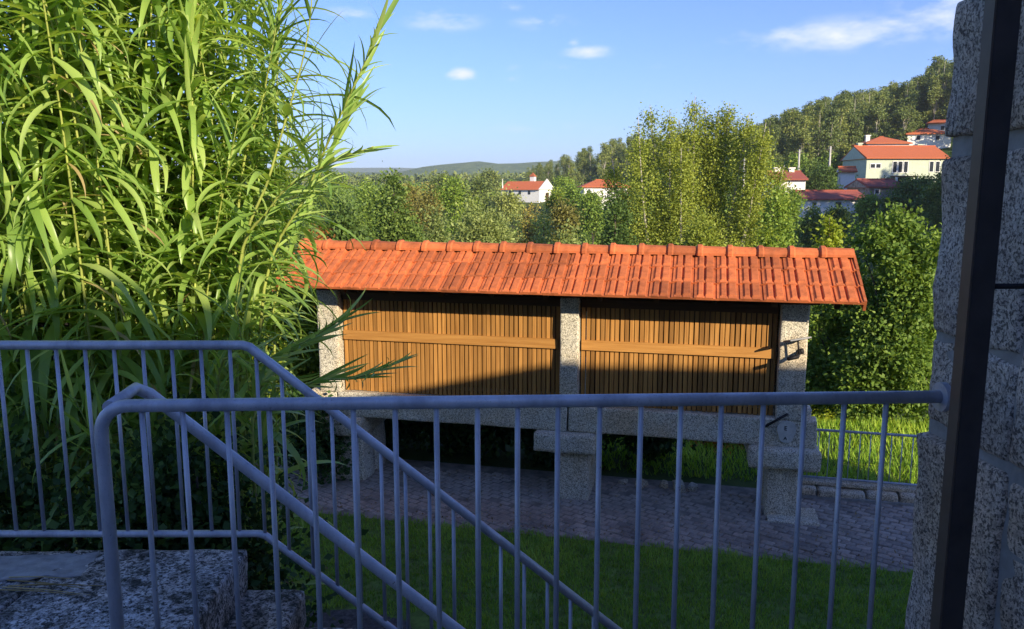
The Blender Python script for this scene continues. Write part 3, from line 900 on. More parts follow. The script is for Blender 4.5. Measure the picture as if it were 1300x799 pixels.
# ------------------------------------------------------------------ railings
BAL_R = .0088
def bal(parent, name, a, b, r, mat='rail', n=8):
    """a vertical bar from a to b sharing one mesh per height."""
    a, b = Vector(a), Vector(b)
    L = (b - a).length; key = (round(L, 2), r, mat)
    me = BALS.get(key)
    if me is None:
        me = MB().tube([(0, 0, 0), (0, 0, 1)], r, n).mesh('baluster', True); me.materials.append(M[mat]); BALS[key] = me
    o = mob(name, me, None, parent, a); o.scale = (1, 1, L)
    d = (b - a).normalized(); o.rotation_mode = 'QUATERNION'; o.rotation_quaternion = Vector((0, 0, 1)).rotation_difference(d)
    return o
BALS = {}

def front_railing():
    e = empty('terrace_railing', (0, 2.36, FZ))
    tag(e, 'blue grey tubular railing fixed to the granite wall along the terrace edge', 'railing')
    e0 = Vector(e.location)
    ZT = EZ - .65
    A = Vector((-1.272, 2.355, ZT)); B = Vector((1.372, 2.452, ZT + .004))
    dirv = (B - A).normalized()
    pts = [Vector((A.x - .0, A.y, FZ - .35)), Vector((A.x, A.y, ZT - .10))]
    for i in range(1, 8):
        a = i / 7 * math.pi / 2; r = .085
        pts.append(Vector((A.x, A.y, ZT)) + dirv * (r - r * math.cos(a)) + Vector((0, 0, -r + r * math.sin(a))))
    pts.append(A + dirv * .4); pts.append(A + dirv * 1.3); pts.append(B)
    mob('top_rail', MB().tube([p - e0 for p in pts], .0205, 16).mesh('top_rail', True), 'rail', e)
    # bottom rail (below the frame) that carries the bars
    mob('bottom_rail', MB().tube([Vector((A.x, A.y, FZ + .03)) - e0, Vector((B.x, B.y, FZ + .03)) - e0], .017, 12).mesh('bottom_rail', True), 'rail', e)
    px = [187, 237.5, 292, 344.5, 397.5, 449.5, 502, 554, 606, 657, 708.5, 762, 815, 866.5, 919, 973.5, 1027, 1079, 1134]
    for p in px:
        x = (p - 650) / 1000 / .971 * 2.40
        y = A.y + (B.y - A.y) * (x - A.x) / (B.x - A.x)
        bal(e, 'baluster', Vector((x, y, FZ + .04)) - e0, Vector((x, y, ZT - .012)) - e0, BAL_R)
    # disc that fixes the rail to the wall
    mob('wall_flange', MB().tube([B - dirv * .004 - e0, B + dirv * .016 - e0], .047, 20).mesh('wall_flange'), 'rail', e)
    # stair handrail: turns away from the corner and runs down beside the steps
    K = Vector((-1.262, 2.60, ZT + .002))
    C0 = A + Vector((.03, .0, -.004))
    D = Vector((.93, 2.62, ZT - 1.842))
    s = (D - K).normalized()
    mob('handrail', MB().tube([C0 - e0, K - Vector((0, .03, 0)) - e0, K + s * .04 - e0, K + s * .6 - e0, K + s * 1.4 - e0, D - e0], .0205, 14).mesh('handrail', True), 'rail', e)
    bal(e, 'handrail_post', Vector((D.x - .06, D.y, .10)) - e0, Vector((D.x - .06, D.y, D.z + .02)) - e0, .0175)
front_railing()

def stair_railing():
    Y = 3.43
    e = empty('stair_railing', (-1.3, Y, FZ)); e0 = Vector(e.location)
    tag(e, 'blue grey tubular railing along the landing and down the far side of the stairs', 'railing')
    ZT = EZ - .668; ZB = EZ - 1.552
    xk = at(311, 440, Y).x
    sl = .815
    L = 2.5
    T = [Vector((-4.4, Y, ZT)), Vector((-2.5, Y, ZT)), Vector((xk - .012, Y, ZT)), Vector((xk + .02, Y, ZT - .010)), Vector((xk + L, Y, ZT - L * sl))]
    Bt = [Vector((-4.4, Y, ZB)), Vector((-2.5, Y, ZB)), Vector((xk + .022, Y, ZB)), Vector((xk + .05, Y, ZB - .010)), Vector((xk + 2.35, Y, ZB - 2.3 * sl))]
    mob('top_rail', MB().tube([p - e0 for p in T], .0205, 14).mesh('top_rail', True), 'rail', e)
    mob('bottom_rail', MB().tube([p - e0 for p in Bt], .0165, 12).mesh('bottom_rail', True), 'rail', e)
    x = at(292, 450, Y).x
    xs = [x - .1285 * i for i in range(0, 24)]
    for q in xs:
        bal(e, 'baluster', Vector((q, Y, ZB + .01)) - e0, Vector((q, Y, ZT - .012)) - e0, BAL_R)
    q = at(326, 470, Y).x
    while q < xk + 2.2:
        d = (q - xk) * sl
        bal(e, 'baluster', Vector((q, Y, ZB - max(0, q - xk - .03) * sl)) - e0, Vector((q, Y, ZT - d - .012)) - e0, BAL_R)
        q += .1085
    for px_ in (-3.8, xk + 2.28):
        zt = FZ - .15 if px_ < -2 else .0
        bal(e, 'post', Vector((px_, Y, zt)) - e0, Vector((px_, Y, ZB if px_ < -2 else ZB - 2.23 * sl)) - e0, .0165)
stair_railing()

def low_fence():
    e = empty('low_fence', gp(6.75, -.56, .17), GROT)
    tag(e, 'low pale metal bar fence on the stone kerb between paving and wild grass', 'fence')
    L = 3.3; H = .70
    mob('top_rail', MB().tube([(0, 0, H), (L, 0, H)], .0165, 10).mesh('top_rail', True), 'rail_far', e)
    mob('bottom_rail', MB().tube([(0, 0, .05), (L, 0, .05)], .0145, 10).mesh('bottom_rail', True), 'rail_far', e)
    n = int(L / .126)
    for i in range(n + 1):
        x = .02 + i * .126
        bal(e, 'baluster', (x, 0, .05), (x, 0, H), .0065, 'rail_far', 6)
    for x in (0.0, L): bal(e, 'post', (x, 0, -.03), (x, 0, H), .0175, 'rail_far')
low_fence()

def back_fence():
    e = empty('garden_fence', (-4.2, 5.3, 0))
    tag(e, 'dim old fence half hidden among the giant reeds behind the landing', 'fence')
    z = at(0, 412, 5.3).z
    mob('top_rail', MB().tube([(0, 0, z), (1.35, 0, z - .01)], .020, 10).mesh('top_rail', True), 'iron', e)
    for i in range(11):
        x = .02 + i * .130
        bal(e, 'baluster', (x, 0, 0), (x, 0, z), .009, 'rail')
back_fence()

# ------------------------------------------------------------------ giant reeds
def reed_leaf_mesh(name, L, wd, up, droop, seed, mat='reed_leaf', seg=8):
    """blade along +x: leaves the stem at angle `up`, arches over by `droop` radians along its length."""
    r = random.Random(seed)
    a = up; x = z = y = 0.0; V = []; F = []
    tw = r.uniform(-.5, .5); yaw = 0; dy = r.uniform(-.25, .25)
    for i in range(seg + 1):
        t = i / seg
        w = wd * (min(1, .45 + 2.6 * t) * (1 - t ** 2.2) ** .85 + .012) * .5
        an = tw * t
        side = Vector((-math.sin(yaw), math.cos(yaw) * math.cos(an), math.sin(an)))
        nrm = Vector((-math.sin(a), 0, math.cos(a)))
        c = Vector((x, y, z))
        V += [tuple(c + side * w + nrm * w * .35), tuple(c), tuple(c - side * w + nrm * w * .35)]
        st = L / seg
        x += math.cos(a) * math.cos(yaw) * st; y += math.sin(yaw) * st; z += math.sin(a) * st
        a -= droop * (.35 + 1.3 * t) / seg; yaw += dy / seg
    for i in range(seg):
        for j in (0, 1):
            q = i * 3 + j; F.append((q, q + 3, q + 4, q + 1))
    me = bpy.data.meshes.new(name); me.from_pydata(V, [], F)
    me.polygons.foreach_set('use_smooth', [True] * len(F)); me.materials.append(M[mat]); me.update()
    return me

RL = {'full': [], 'young': [], 'dry': [], 'lance': [], 'feather': []}
for i in range(8):
    r = random.Random(500 + i)
    RL['feather'].append(reed_leaf_mesh('reed_leaf', r.uniform(.26, .46), r.uniform(.018, .028), r.uniform(.65, 1.1), r.uniform(.35, 1.0), 520 + i))
for i in range(5):
    RL['lance'].append(reed_leaf_mesh('reed_leaf', .5 + .05 * i, .038, 1.32 - .05 * i, .12 + .12 * i, 380 + i))
for i in range(22):
    r = random.Random(200 + i)
    RL['full'].append(reed_leaf_mesh('reed_leaf', r.uniform(.40, .76), r.uniform(.042, .074), r.uniform(-.5, .75), r.uniform(1.0, 2.3), 300 + i))
for i in range(6):
    r = random.Random(260 + i)
    RL['young'].append(reed_leaf_mesh('reed_leaf', r.uniform(.42, .68), r.uniform(.036, .055), r.uniform(.9, 1.25), r.uniform(.3, 1.1), 340 + i))
for i in range(3):
    r = random.Random(280 + i)
    RL['dry'].append(reed_leaf_mesh('reed_leaf', r.uniform(.35, .6), r.uniform(.02, .035), r.uniform(-.6, .1), r.uniform(.8, 1.4), 360 + i, 'reed_dry'))

def catmull(pts, n):
    pts = [Vector(p) for p in pts]
    P = [pts[0] * 2 - pts[1]] + pts + [pts[-1] * 2 - pts[-2]]
    out = []
    for i in range(1, len(P) - 2):
        for k in range(n):
            t = k / n; a, b, c, d = P[i - 1:i + 3]
            out.append(.5 * ((2 * b) + (c - a) * t + (2 * a - 5 * b + 4 * c - d) * t * t + (3 * b - a - 3 * c + d) * t ** 3))
    out.append(pts[-1]); return out

RG = 'giant reeds behind the landing railing'
def cane(path, rr, label='tall leafy giant reed cane standing in the thicket behind the landing', group=RG, start=.3, gap=.070, plane=None, lsc=1.0, r0=.013, tuft=5, dry=.03, feather=2.0):
    pts = catmull(path, 6)
    base = pts[0].copy()
    root = empty('giant_reed', base); tag(root, label, 'reed', group)
    n = len(pts)
    mob('stem', MB().tube([p - base for p in pts], [max(.0025, r0 * (1 - .82 * i / (n - 1))) for i in range(n)], 6).mesh('reed_stem', True), 'reed_stem', root)
    acc = [0]
    for i in range(1, n): acc.append(acc[-1] + (pts[i] - pts[i - 1]).length)
    T = acc[-1]
    az0 = rr.uniform(0, math.pi) if plane is None else plane
    def pt(s):
        for i in range(1, n):
            if acc[i] >= s:
                k = (s - acc[i - 1]) / max(1e-6, acc[i] - acc[i - 1]); return pts[i - 1].lerp(pts[i], k), (pts[i] - pts[i - 1]).normalized()
        return pts[-1], (pts[-1] - pts[-2]).normalized()
    s = T * start; side = 0
    while s < T:
        p, tan = pt(s); f = s / T
        kind = 'feather' if f > feather else 'young' if f > .93 else ('dry' if rr.random() < dry * (1.5 - f) else 'full')
        me = rr.choice(RL[kind])
        az = az0 + math.pi * side + rr.gauss(0, .45)
        out = Vector((math.cos(az), math.sin(az), 0)) + (Vector((.38, -.22, 0)) if kind == 'full' else Vector())
        up = Vector((0, 0, 1)).lerp(tan, {'young': .9, 'feather': 1.0}.get(kind, .55)).normalized()
        out = (out - up * out.dot(up)).normalized()
        m = Matrix((out, up.cross(out), up)).transposed().to_4x4()
        k = lsc * rr.uniform(.8, 1.15) * (1 - .35 * max(0, (f - .8) / .2))
        o = mob('leaf', me, None, root, p - base)
        o.rotation_mode = 'QUATERNION'; o.rotation_quaternion = m.to_quaternion(); o.scale = (k, k, k)
        side = 1 - side
        s += gap * rr.uniform(.75, 1.25) * (1 - .45 * f) * (.45 if kind == 'feather' else 1)
    p, tan = pt(T)
    for i in range(tuft):
        az = az0 + math.pi * i + rr.gauss(0, .3)
        out = Vector((math.cos(az), math.sin(az), 0)); out = (out - tan * out.dot(tan)).normalized()
        m = Matrix((out, tan.cross(out), tan)).transposed().to_4x4()
        o = mob('leaf', RL['lance'][min(4, i // 2)], None, root, pt(T * (1 - .035 * i))[0] - base)
        o.rotation_mode = 'QUATERNION'; o.rotation_quaternion = m.to_quaternion(); k = rr.uniform(.7, 1.0); o.scale = (k, k, k)
    return root

def reeds():
    rr = random.Random(31)
    spots = []
    tries = 0
    while len(spots) < 98 and tries < 4000:
        tries += 1
        Y = rr.uniform(4.75, 7.2)
        px = rr.uniform(-70, 236 if Y < 5.7 else 270)
        x = (px - 650) / 1000 * Y
        if all((x - a) ** 2 + (Y - b) ** 2 > .125 ** 2 for a, b in spots): spots.append((x, Y))
    for (x, Y) in spots:
        H = rr.uniform(5.0, 7.2)
        px = 650 + x / Y * 1000
        lean = Vector((rr.gauss(.10, .22), rr.gauss(-.12, .2), 0))
        if px > 200: lean.x += .0; H *= rr.uniform(.7, .92)
        b = Vector((x, Y, 0))
        path = [b, b + lean * .35 + Vector((0, 0, H * .4)), b + lean * 1.0 + Vector((0, 0, H * .75)), b + lean * 2.0 + Vector((0, 0, H))]
        cane(path, rr, start=.36)
    # canes at the open edge of the thicket, bare below and leafy at the top
    for i in range(17):
        px = 250 + 85 * (i + rr.random()) / 17; Y = rr.uniform(5.6, 7.2); b = Vector(((px - 650) / 1000 * Y, Y, 0))
        H = rr.uniform(5.0, 6.8); le = Vector((rr.gauss(.04, .1), rr.gauss(-.1, .12), 0))
        cane([b, b + le * .3 + Vector((0, 0, H * .4)), b + le + Vector((0, 0, H * .75)), b + le * 2 + Vector((0, 0, H))], rr, 'tall reed cane at the edge of the thicket, leafy only near its top', start=.56 + rr.uniform(-.04, .06), gap=.066)
    # younger, shorter canes that fill the foot of the thicket
    for i in range(9):
        px = rr.uniform(-40, 340); Y = rr.uniform(4.6, 5.6); b = Vector(((px - 650) / 1000 * Y, Y, 0))
        H = rr.uniform(2.4, 3.6); le = Vector((rr.gauss(.12, .25), rr.gauss(-.15, .2), 0))
        cane([b, b + le * .5 + Vector((0, 0, H * .55)), b + le * 1.6 + Vector((0, 0, H))], rr, 'short young giant reed at the shaded foot of the thicket', start=.35, gap=.17)
    # canes one can pick out
    def g(px, py, Y):
        p = at(px, py, Y); return Vector((p.x, p.y, max(0, p.z)))
    def b0(px, Y): return Vector(((px - 650) / 1000 * Y, Y, 0))
    cane([b0(315, 5.2), g(330, 420, 5.1), g(392, 240, 4.95), g(440, 130, 4.8), g(484, 35, 4.7)], rr, 'single reed cane leaning out and rising alone against the sky', start=.42, gap=.10, plane=R(70), lsc=.8, tuft=6, dry=0, feather=.68)
    cane([b0(290, 5.0), g(300, 400, 4.95), g(345, 262, 4.8), g(410, 212, 4.65), g(474, 186, 4.55)], rr, 'reed cane arching sideways so its tip hangs over the red roof', start=.35, gap=.10, plane=R(80), lsc=.85, dry=0, feather=.8, tuft=0)
    cane([b0(300, 4.7), g(275, 510, 4.65), g(330, 462, 4.55), g(390, 432, 4.45), g(440, 402, 4.35)], rr, 'low shaded reed shoot pointing up across the granary corner post', start=.35, gap=.085, plane=R(75), lsc=1.05, tuft=0, dry=0, feather=.3)
    cane([b0(330, 4.6), g(320, 540, 4.5), g(390, 488, 4.4), g(450, 480, 4.3), g(500, 462, 4.2)], rr, 'low shaded reed shoot bending across the slats above the railing', start=.4, gap=.085, plane=R(75), lsc=.95, tuft=0, dry=0, feather=.3)
    cane([b0(250, 5.6), g(300, 300, 5.5), g(335, 120, 5.4), g(362, -30, 5.3)], rr, 'tall reed at the thicket edge with long leaves hanging into the sky', start=.4, plane=R(20))
    cane([b0(270, 5.1), g(300, 400, 5.0), g(345, 215, 4.9), g(388, 60, 4.8), g(400, -60, 4.8)], rr, 'outermost upright reed whose top leaves the thicket towards the sky', start=.45, plane=R(40), gap=.16)
reeds()

# ------------------------------------------------------------------ shrubs and trees near by
def near_green():
    # ivy bank under and behind the reeds
    def bush(name, label, px, Y, z0, rx, ry, rz, leafm, ncl, per, size, seed, spread=.12, group=None, parts=True):
        x = (px - 650) / 1000 * Y
        rr = random.Random(seed); bl = []
        for i in range(9):
            bl.append(((rr.uniform(-.6, .6) * rx, rr.uniform(-.5, .5) * ry, rz * rr.uniform(.25, .72)), (rx * rr.uniform(.35, .6), ry * rr.uniform(.4, .6), rz * rr.uniform(.25, .42))))
        return tree(name, label, 'bush', (x, Y, z0), bl, leafm, ncl, per, spread, size, rz * .5, .035, 'bark', group, .7, .2, seed, .4, 10)
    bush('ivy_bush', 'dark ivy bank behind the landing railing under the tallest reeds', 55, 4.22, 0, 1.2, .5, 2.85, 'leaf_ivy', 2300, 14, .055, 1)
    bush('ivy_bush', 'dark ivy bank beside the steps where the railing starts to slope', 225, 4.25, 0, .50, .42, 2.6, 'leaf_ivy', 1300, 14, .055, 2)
    bush('bramble_bush', 'low dark bramble beside the left foot of the granary', 392, 10.6, 0, .5, .5, 1.25, 'leaf_ivy', 500, 13, .07, 3)
    bush('laurel_bush', 'sunlit yellow green bush beside the left foot of the granary', 352, 12.6, -.0, 1.0, .9, 3.1, 'leaf_lime', 900, 15, .085, 4, .15)
    bush('laurel_bush', 'darker leafy bush behind the yellow green bush and the reeds', 262, 13.5, -.0, 1.6, 1.0, 3.6, 'leaf_green', 800, 15, .095, 14, .17)
    # hedge behind the granary: separate shrubs
    for i, (px, Y, rx, rz) in enumerate(((455, 12.15, .9, 1.45), (545, 11.95, .95, 1.5), (640, 11.75, .95, 1.45), (735, 11.5, .9, 1.5), (820, 11.3, .62, 1.45))):
        lab = ('behind the left foot of the granary', 'filling the gap next to the left foot of the granary', 'midway between the left and middle feet of the granary', 'behind the middle foot of the granary', 'with open sunlit grass to its right')[i]
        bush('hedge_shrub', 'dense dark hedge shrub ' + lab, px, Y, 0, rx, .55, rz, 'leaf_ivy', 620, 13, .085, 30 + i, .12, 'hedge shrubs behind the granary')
    # leafy young trees to the right of the granary
    def sapling(name, label, px, Y, z0, H, wd, leafm, seed, ncl=1100, per=16, size=.08):
        ncl = int(ncl * 1.25)
        rr = random.Random(seed); bl = []
        x = (px - 650) / 1000 * Y
        for i in range(16):
            t = i / 15; rad = wd * (1.0 - .72 * t ** 1.3) * rr.uniform(.6, 1)
            a = rr.uniform(0, 6.28)
            bl.append(((math.cos(a) * wd * .5 * (1 - t), math.sin(a) * wd * .5 * (1 - t), H * (.10 + .82 * t)), (rad * .62, rad * .62, H * .085 + .16)))
        for i in range(14):
            a = rr.uniform(0, 6.28); d = wd * rr.uniform(.1, .75); zz = H * rr.uniform(.62, .98) * (1 - .25 * d / wd)
            bl.append(((math.cos(a) * d, math.sin(a) * d, zz), (.10, .10, rr.uniform(.22, .42))))
            bl.append(((math.cos(a) * d, math.sin(a) * d, zz + .2), (.06, .06, rr.uniform(.2, .35))))
        return tree(name, label, 'tree', (x, Y, z0), bl, leafm, ncl, per, .13, size, H, .06, 'bark', None, .62, .35, seed, .5, 16)
    sapling('young_tree', 'leafy young tree with sunlit pointed top between granary and house wall', 1146, 13.8, -.1, 3.75, 1.15, 'leaf_green', 51, 1500)
    sapling('young_tree', 'broad dark leafy tree just behind the end post of the granary', 1078, 14.8, -.3, 3.0, 1.35, 'leaf_green', 52, 1300)
    sapling('young_tree', 'slim tree with pale tip showing above the end of the red ridge', 1052, 20, -2.6, 6.0, 1.1, 'leaf_lime', 53, 900, 15, .12)
    sapling('young_tree', 'leafy tree half hidden by the corner of the granite house wall', 1215, 14.6, -.2, 3.6, 1.1, 'leaf_green', 54, 900)
near_green()

def poplar():
    rng = np.random.default_rng(77); rr = random.Random(77)
    Y = 40.0; x = (872 - 650) / 1000 * Y
    z0 = hz(x, Y)
    root = empty('poplar_tree', (x, Y, z0)); tag(root, 'tall fan shaped poplar clump with yellow green leaves behind the red roof', 'tree')
    px2 = lambda px: ((px - 650) / 1000 * Y / .985 - x)
    tops = [(778, 205), (800, 150), (812, 165), (826, 128), (842, 140), (858, 150), (876, 120), (892, 135), (905, 142), (918, 128), (932, 145), (946, 160), (962, 185), (975, 210), (985, 235), (790, 235), (850, 190), (900, 180), (940, 200)]
    mb = MB(); P = []; O = []; Vv = []
    for i, (px, py) in enumerate(tops):
        tx = px2(px); tz = at(px, py, Y).z - z0; dy = rr.uniform(-2.2, 2.2)
        b = Vector((rr.uniform(-.6, .6) + tx * .12, rr.uniform(-.5, .5), 0)); top = Vector((tx, dy, tz))
        m1 = b.lerp(top, .35) + Vector((tx * .10, 0, 0)); m2 = b.lerp(top, .7) + Vector((tx * .10, 0, 0))
        pts = catmull([b, m1, m2, top], 5); n = len(pts)
        mb.tube(pts, [.14 * (1 - .9 * k / (n - 1)) for k in range(n)], 6)
        H = 11.5
        for c in range(215):
            t = rr.uniform(.05, 1.0); q = pts[min(n - 1, int(t * (n - 1)))]
            wdt = 1.55 * (1 - t) ** .6 * min(1, .35 + t * 2.0) + .16
            d = Vector((rr.gauss(0, 1), rr.gauss(0, 1), rr.gauss(.35, .5))); d.normalize()
            cc = q + d * wdt * rr.random() ** .5
            k = 38
            pp = np.array(cc)[None] + rng.normal(size=(k, 3)) * np.array([.17, .17, .30])
            P.append(pp); O.append(np.repeat(np.array(d)[None], k, 0)); Vv.append(np.clip(.6 * rr.random() + .4 * rng.uniform(0, 1, k), 0, 1))
    fill = [((0, 0, H * .42), (3.6, 2.4, 3.6)), ((-1.6, 0, H * .55), (1.9, 1.8, 3.4)), ((1.5, -.4, H * .55), (2.3, 2.0, 3.8)), ((0, -.6, H * .62), (2.6, 2.0, 3.4)), ((2.4, -.3, H * .34), (1.8, 1.6, 2.6)), ((.2, .2, H * .80), (2.2, 1.6, 2.2)), ((-1.2, .3, H * .74), (1.5, 1.4, 2.2)), ((2.2, 0, H * .70), (1.6, 1.4, 2.4)), ((-2.6, 0, H * .5), (1.3, 1.3, 2.6))]
    fp, fo, fv = blob_points(fill, 3300, 26, .32, rng, .6)
    P.append(fp); O.append(fo); Vv.append(fv)
    P = np.concatenate(P); O = np.concatenate(O); Vv = np.concatenate(Vv)
    mob('crown', leaves('poplar_crown', P, .108, .75, .1, O, rng, Vv), 'leaf_poplar', root)
    mob('trunk', mb.mesh('poplar_trunk', True), 'bark_pale', root)
poplar()

def valley():
    def rb(name, label, px, ytop, ybase, Y, halfpx, leafm, seed, size, ncl=520, per=16, group=None, zoff=0, nb=9, tall=1.0, spread=None):
        """round crowned tree: its top is seen at ytop; it stands on the ground at depth Y."""
        size *= .7; ncl = int(ncl * 1.5)
        x = (px - 650) / 1000 * Y; z0 = hz(x, Y)
        H = max(1.5, at(px, ytop, Y).z - z0); rx = halfpx / 1000 * Y
        rr = random.Random(seed); bl = []
        for i in range(nb):
            a = rr.uniform(0, 6.28); t = rr.uniform(.25, .84)
            d = rr.uniform(.1, .6) * rx * (1 - .5 * max(0, t - .4) / .5)
            bl.append(((math.cos(a) * d, math.sin(a) * d, H * t), (rx * rr.uniform(.36, .52), rx * rr.uniform(.36, .52), min(H * .22, rx * .5) * tall)))
        bl.append(((0, 0, H * .78), (rx * .42, rx * .42, H * .21)))
        return tree(name, label, 'tree', (x, Y, z0), bl, leafm, ncl, per, spread or size * 1.5, size, H, .015 * H, 'bark', group, .6, .2, seed, .4, 9)
    rb('broadleaf_tree', 'dark green tree standing just behind the left half of the red roof', 500, 212, 0, 30, 46, 'leaf_dark', 1, .20, 900, 18)
    rb('broadleaf_tree', 'dark green tree between the reeds and the left end of the ridge', 430, 240, 0, 26, 52, 'leaf_dark', 2, .19, 900, 18)
    rb('broadleaf_tree', 'grey green willow like tree in the middle of the valley', 610, 246, 0, 40, 75, 'leaf_willow', 3, .22, 1300, 18)
    rb('broadleaf_tree', 'greyish narrow tree beside the dark tree behind the roof', 552, 250, 0, 36, 24, 'leaf_willow', 4, .2, 500, 16)
    rb('broadleaf_tree', 'low grey green bush rising just over the ridge tiles', 722, 284, 0, 26, 42, 'leaf_willow', 5, .16, 800, 16)
    rb('broadleaf_tree', 'dark leafy tree at the left foot of the poplar', 782, 238, 0, 34, 38, 'leaf_dark', 6, .2, 800, 16)
    rb('broadleaf_tree', 'bright green rounded tree at the right foot of the poplar', 985, 232, 0, 33, 40, 'leaf_green', 7, .2, 900, 16)
    rb('broadleaf_tree', 'yellow green shrub in front of the poplar trunks', 890, 262, 0, 30, 46, 'leaf_poplar', 8, .17, 800, 16)
    rb('broadleaf_tree', 'small bright lime tree just above the right part of the ridge', 972, 286, 0, 25, 30, 'leaf_lime', 9, .15, 600, 16)
    rb('broadleaf_tree', 'rusty orange leaved shrub behind the left end of the roof', 408, 280, 0, 22, 16, 'leaf_brown', 10, .15, 260, 14)
    rb('broadleaf_tree', 'light yellow green tree behind the reeds left of the roof', 335, 262, 0, 19, 50, 'leaf_lime', 22, .16, 800, 16)
    rb('broadleaf_tree', 'tall green tree filling the gap behind the reed thicket', 190, 240, 0, 24, 110, 'leaf_green', 23, .2, 1200, 16)
    # rounded trees of the middle distance
    mid = [(575, 219, 78, 26, 'leaf_green'), (545, 230, 66, 26, 'leaf_olive'), (600, 240, 70, 22, 'leaf_lime'), (645, 246, 120, 24, 'leaf_willow'), (672, 258, 74, 26, 'leaf_olive'),
           (712, 252, 70, 26, 'leaf_olive'), (752, 242, 100, 20, 'leaf_green'), (726, 234, 105, 16, 'leaf_green'), (706, 240, 110, 10, 'leaf_lime'), (520, 230, 95, 34, 'leaf_olive'),
           (470, 228, 90, 40, 'leaf_green'), (580, 224, 120, 20, 'leaf_euc'), (610, 226, 125, 22, 'leaf_euc'), (560, 221, 135, 22, 'leaf_euc'), (788, 236, 90, 14, 'leaf_dark'), (690, 262, 50, 26, 'leaf_willow'),
           (650, 268, 48, 26, 'leaf_willow'), (595, 266, 50, 30, 'leaf_willow'), (620, 222, 210, 16, 'leaf_euc'), (716, 226, 150, 12, 'leaf_green'), (420, 214, 80, 44, 'leaf_green'), (350, 214, 85, 50, 'leaf_green'),
           (1005, 195, 140, 13, 'leaf_green'), (1025, 202, 120, 14, 'leaf_dark'), (1040, 214, 112, 16, 'leaf_dark'), (1046, 198, 150, 13, 'leaf_green'), (970, 204, 120, 14, 'leaf_green'), (1000, 240, 75, 20, 'leaf_green'),
           (1118, 232, 118, 9, 'leaf_dark'), (1165, 226, 92, 30, 'leaf_dark'), (1200, 210, 88, 30, 'leaf_dark'), (1145, 234, 84, 24, 'leaf_dark'), (1185, 232, 74, 30, 'leaf_dark'), (1130, 248, 80, 14, 'leaf_dark'),
           (1100, 252, 84, 12, 'leaf_green'), (1060, 262, 70, 14, 'leaf_dark'), (1214, 190, 120, 18, 'leaf_dark'), (1030, 262, 66, 14, 'leaf_dark')]
    desc = {'leaf_green': 'mid green', 'leaf_olive': 'brownish olive', 'leaf_lime': 'yellow green', 'leaf_willow': 'grey green', 'leaf_euc': 'dull blue green', 'leaf_dark': 'dark green'}
    where = ['left of the church beyond the willow', 'behind the dark tree at the reeds', 'just left of the church', 'below the church', 'in front of the church gable',
        'between the church and the white cottage', 'below the white cottage', 'right of the church', 'small, between church and cottage', 'above the dark tree behind the roof',
        'broad, beside the hanging reed tip', 'first of the dull trees left of the church', 'second of the dull trees left of the church', 'third of the dull trees left of the church', 'left of the poplar foot',
        'low, below the church and above the bush at the ridge', 'low, beneath the church', 'low, left of the willow like tree', 'behind the church roof', 'behind the cottage', 'seen through the reed edge', 'behind the reeds',
        'between the two utility poles', 'left of the small white shed', 'in front of the small white shed', 'right behind the utility pole', 'behind the top right of the poplar', 'right of the poplar below the red roofs',
        'in front of the garage of the pale green house', 'in front of the right end of the pale green house', 'against the granite house wall', 'below the windows of the pale green house', 'largest below the pale green house', 'below the stone barn',
        'below the long shed, right', 'below the long shed, middle', 'hiding the right end of the pale green roof', 'below the long shed, left']
    for i, (px, yt, Y, hp, lm) in enumerate(mid):
        side = 'on the slope among the hillside houses' if px > 960 else 'in the valley beyond the granary'
        rb('valley_tree', desc[lm] + ' rounded tree ' + where[i], px, yt, 0, Y, hp, lm, 400 + i, .0038 * Y + .06, 330, 13, 'rounded trees ' + side)
valley()

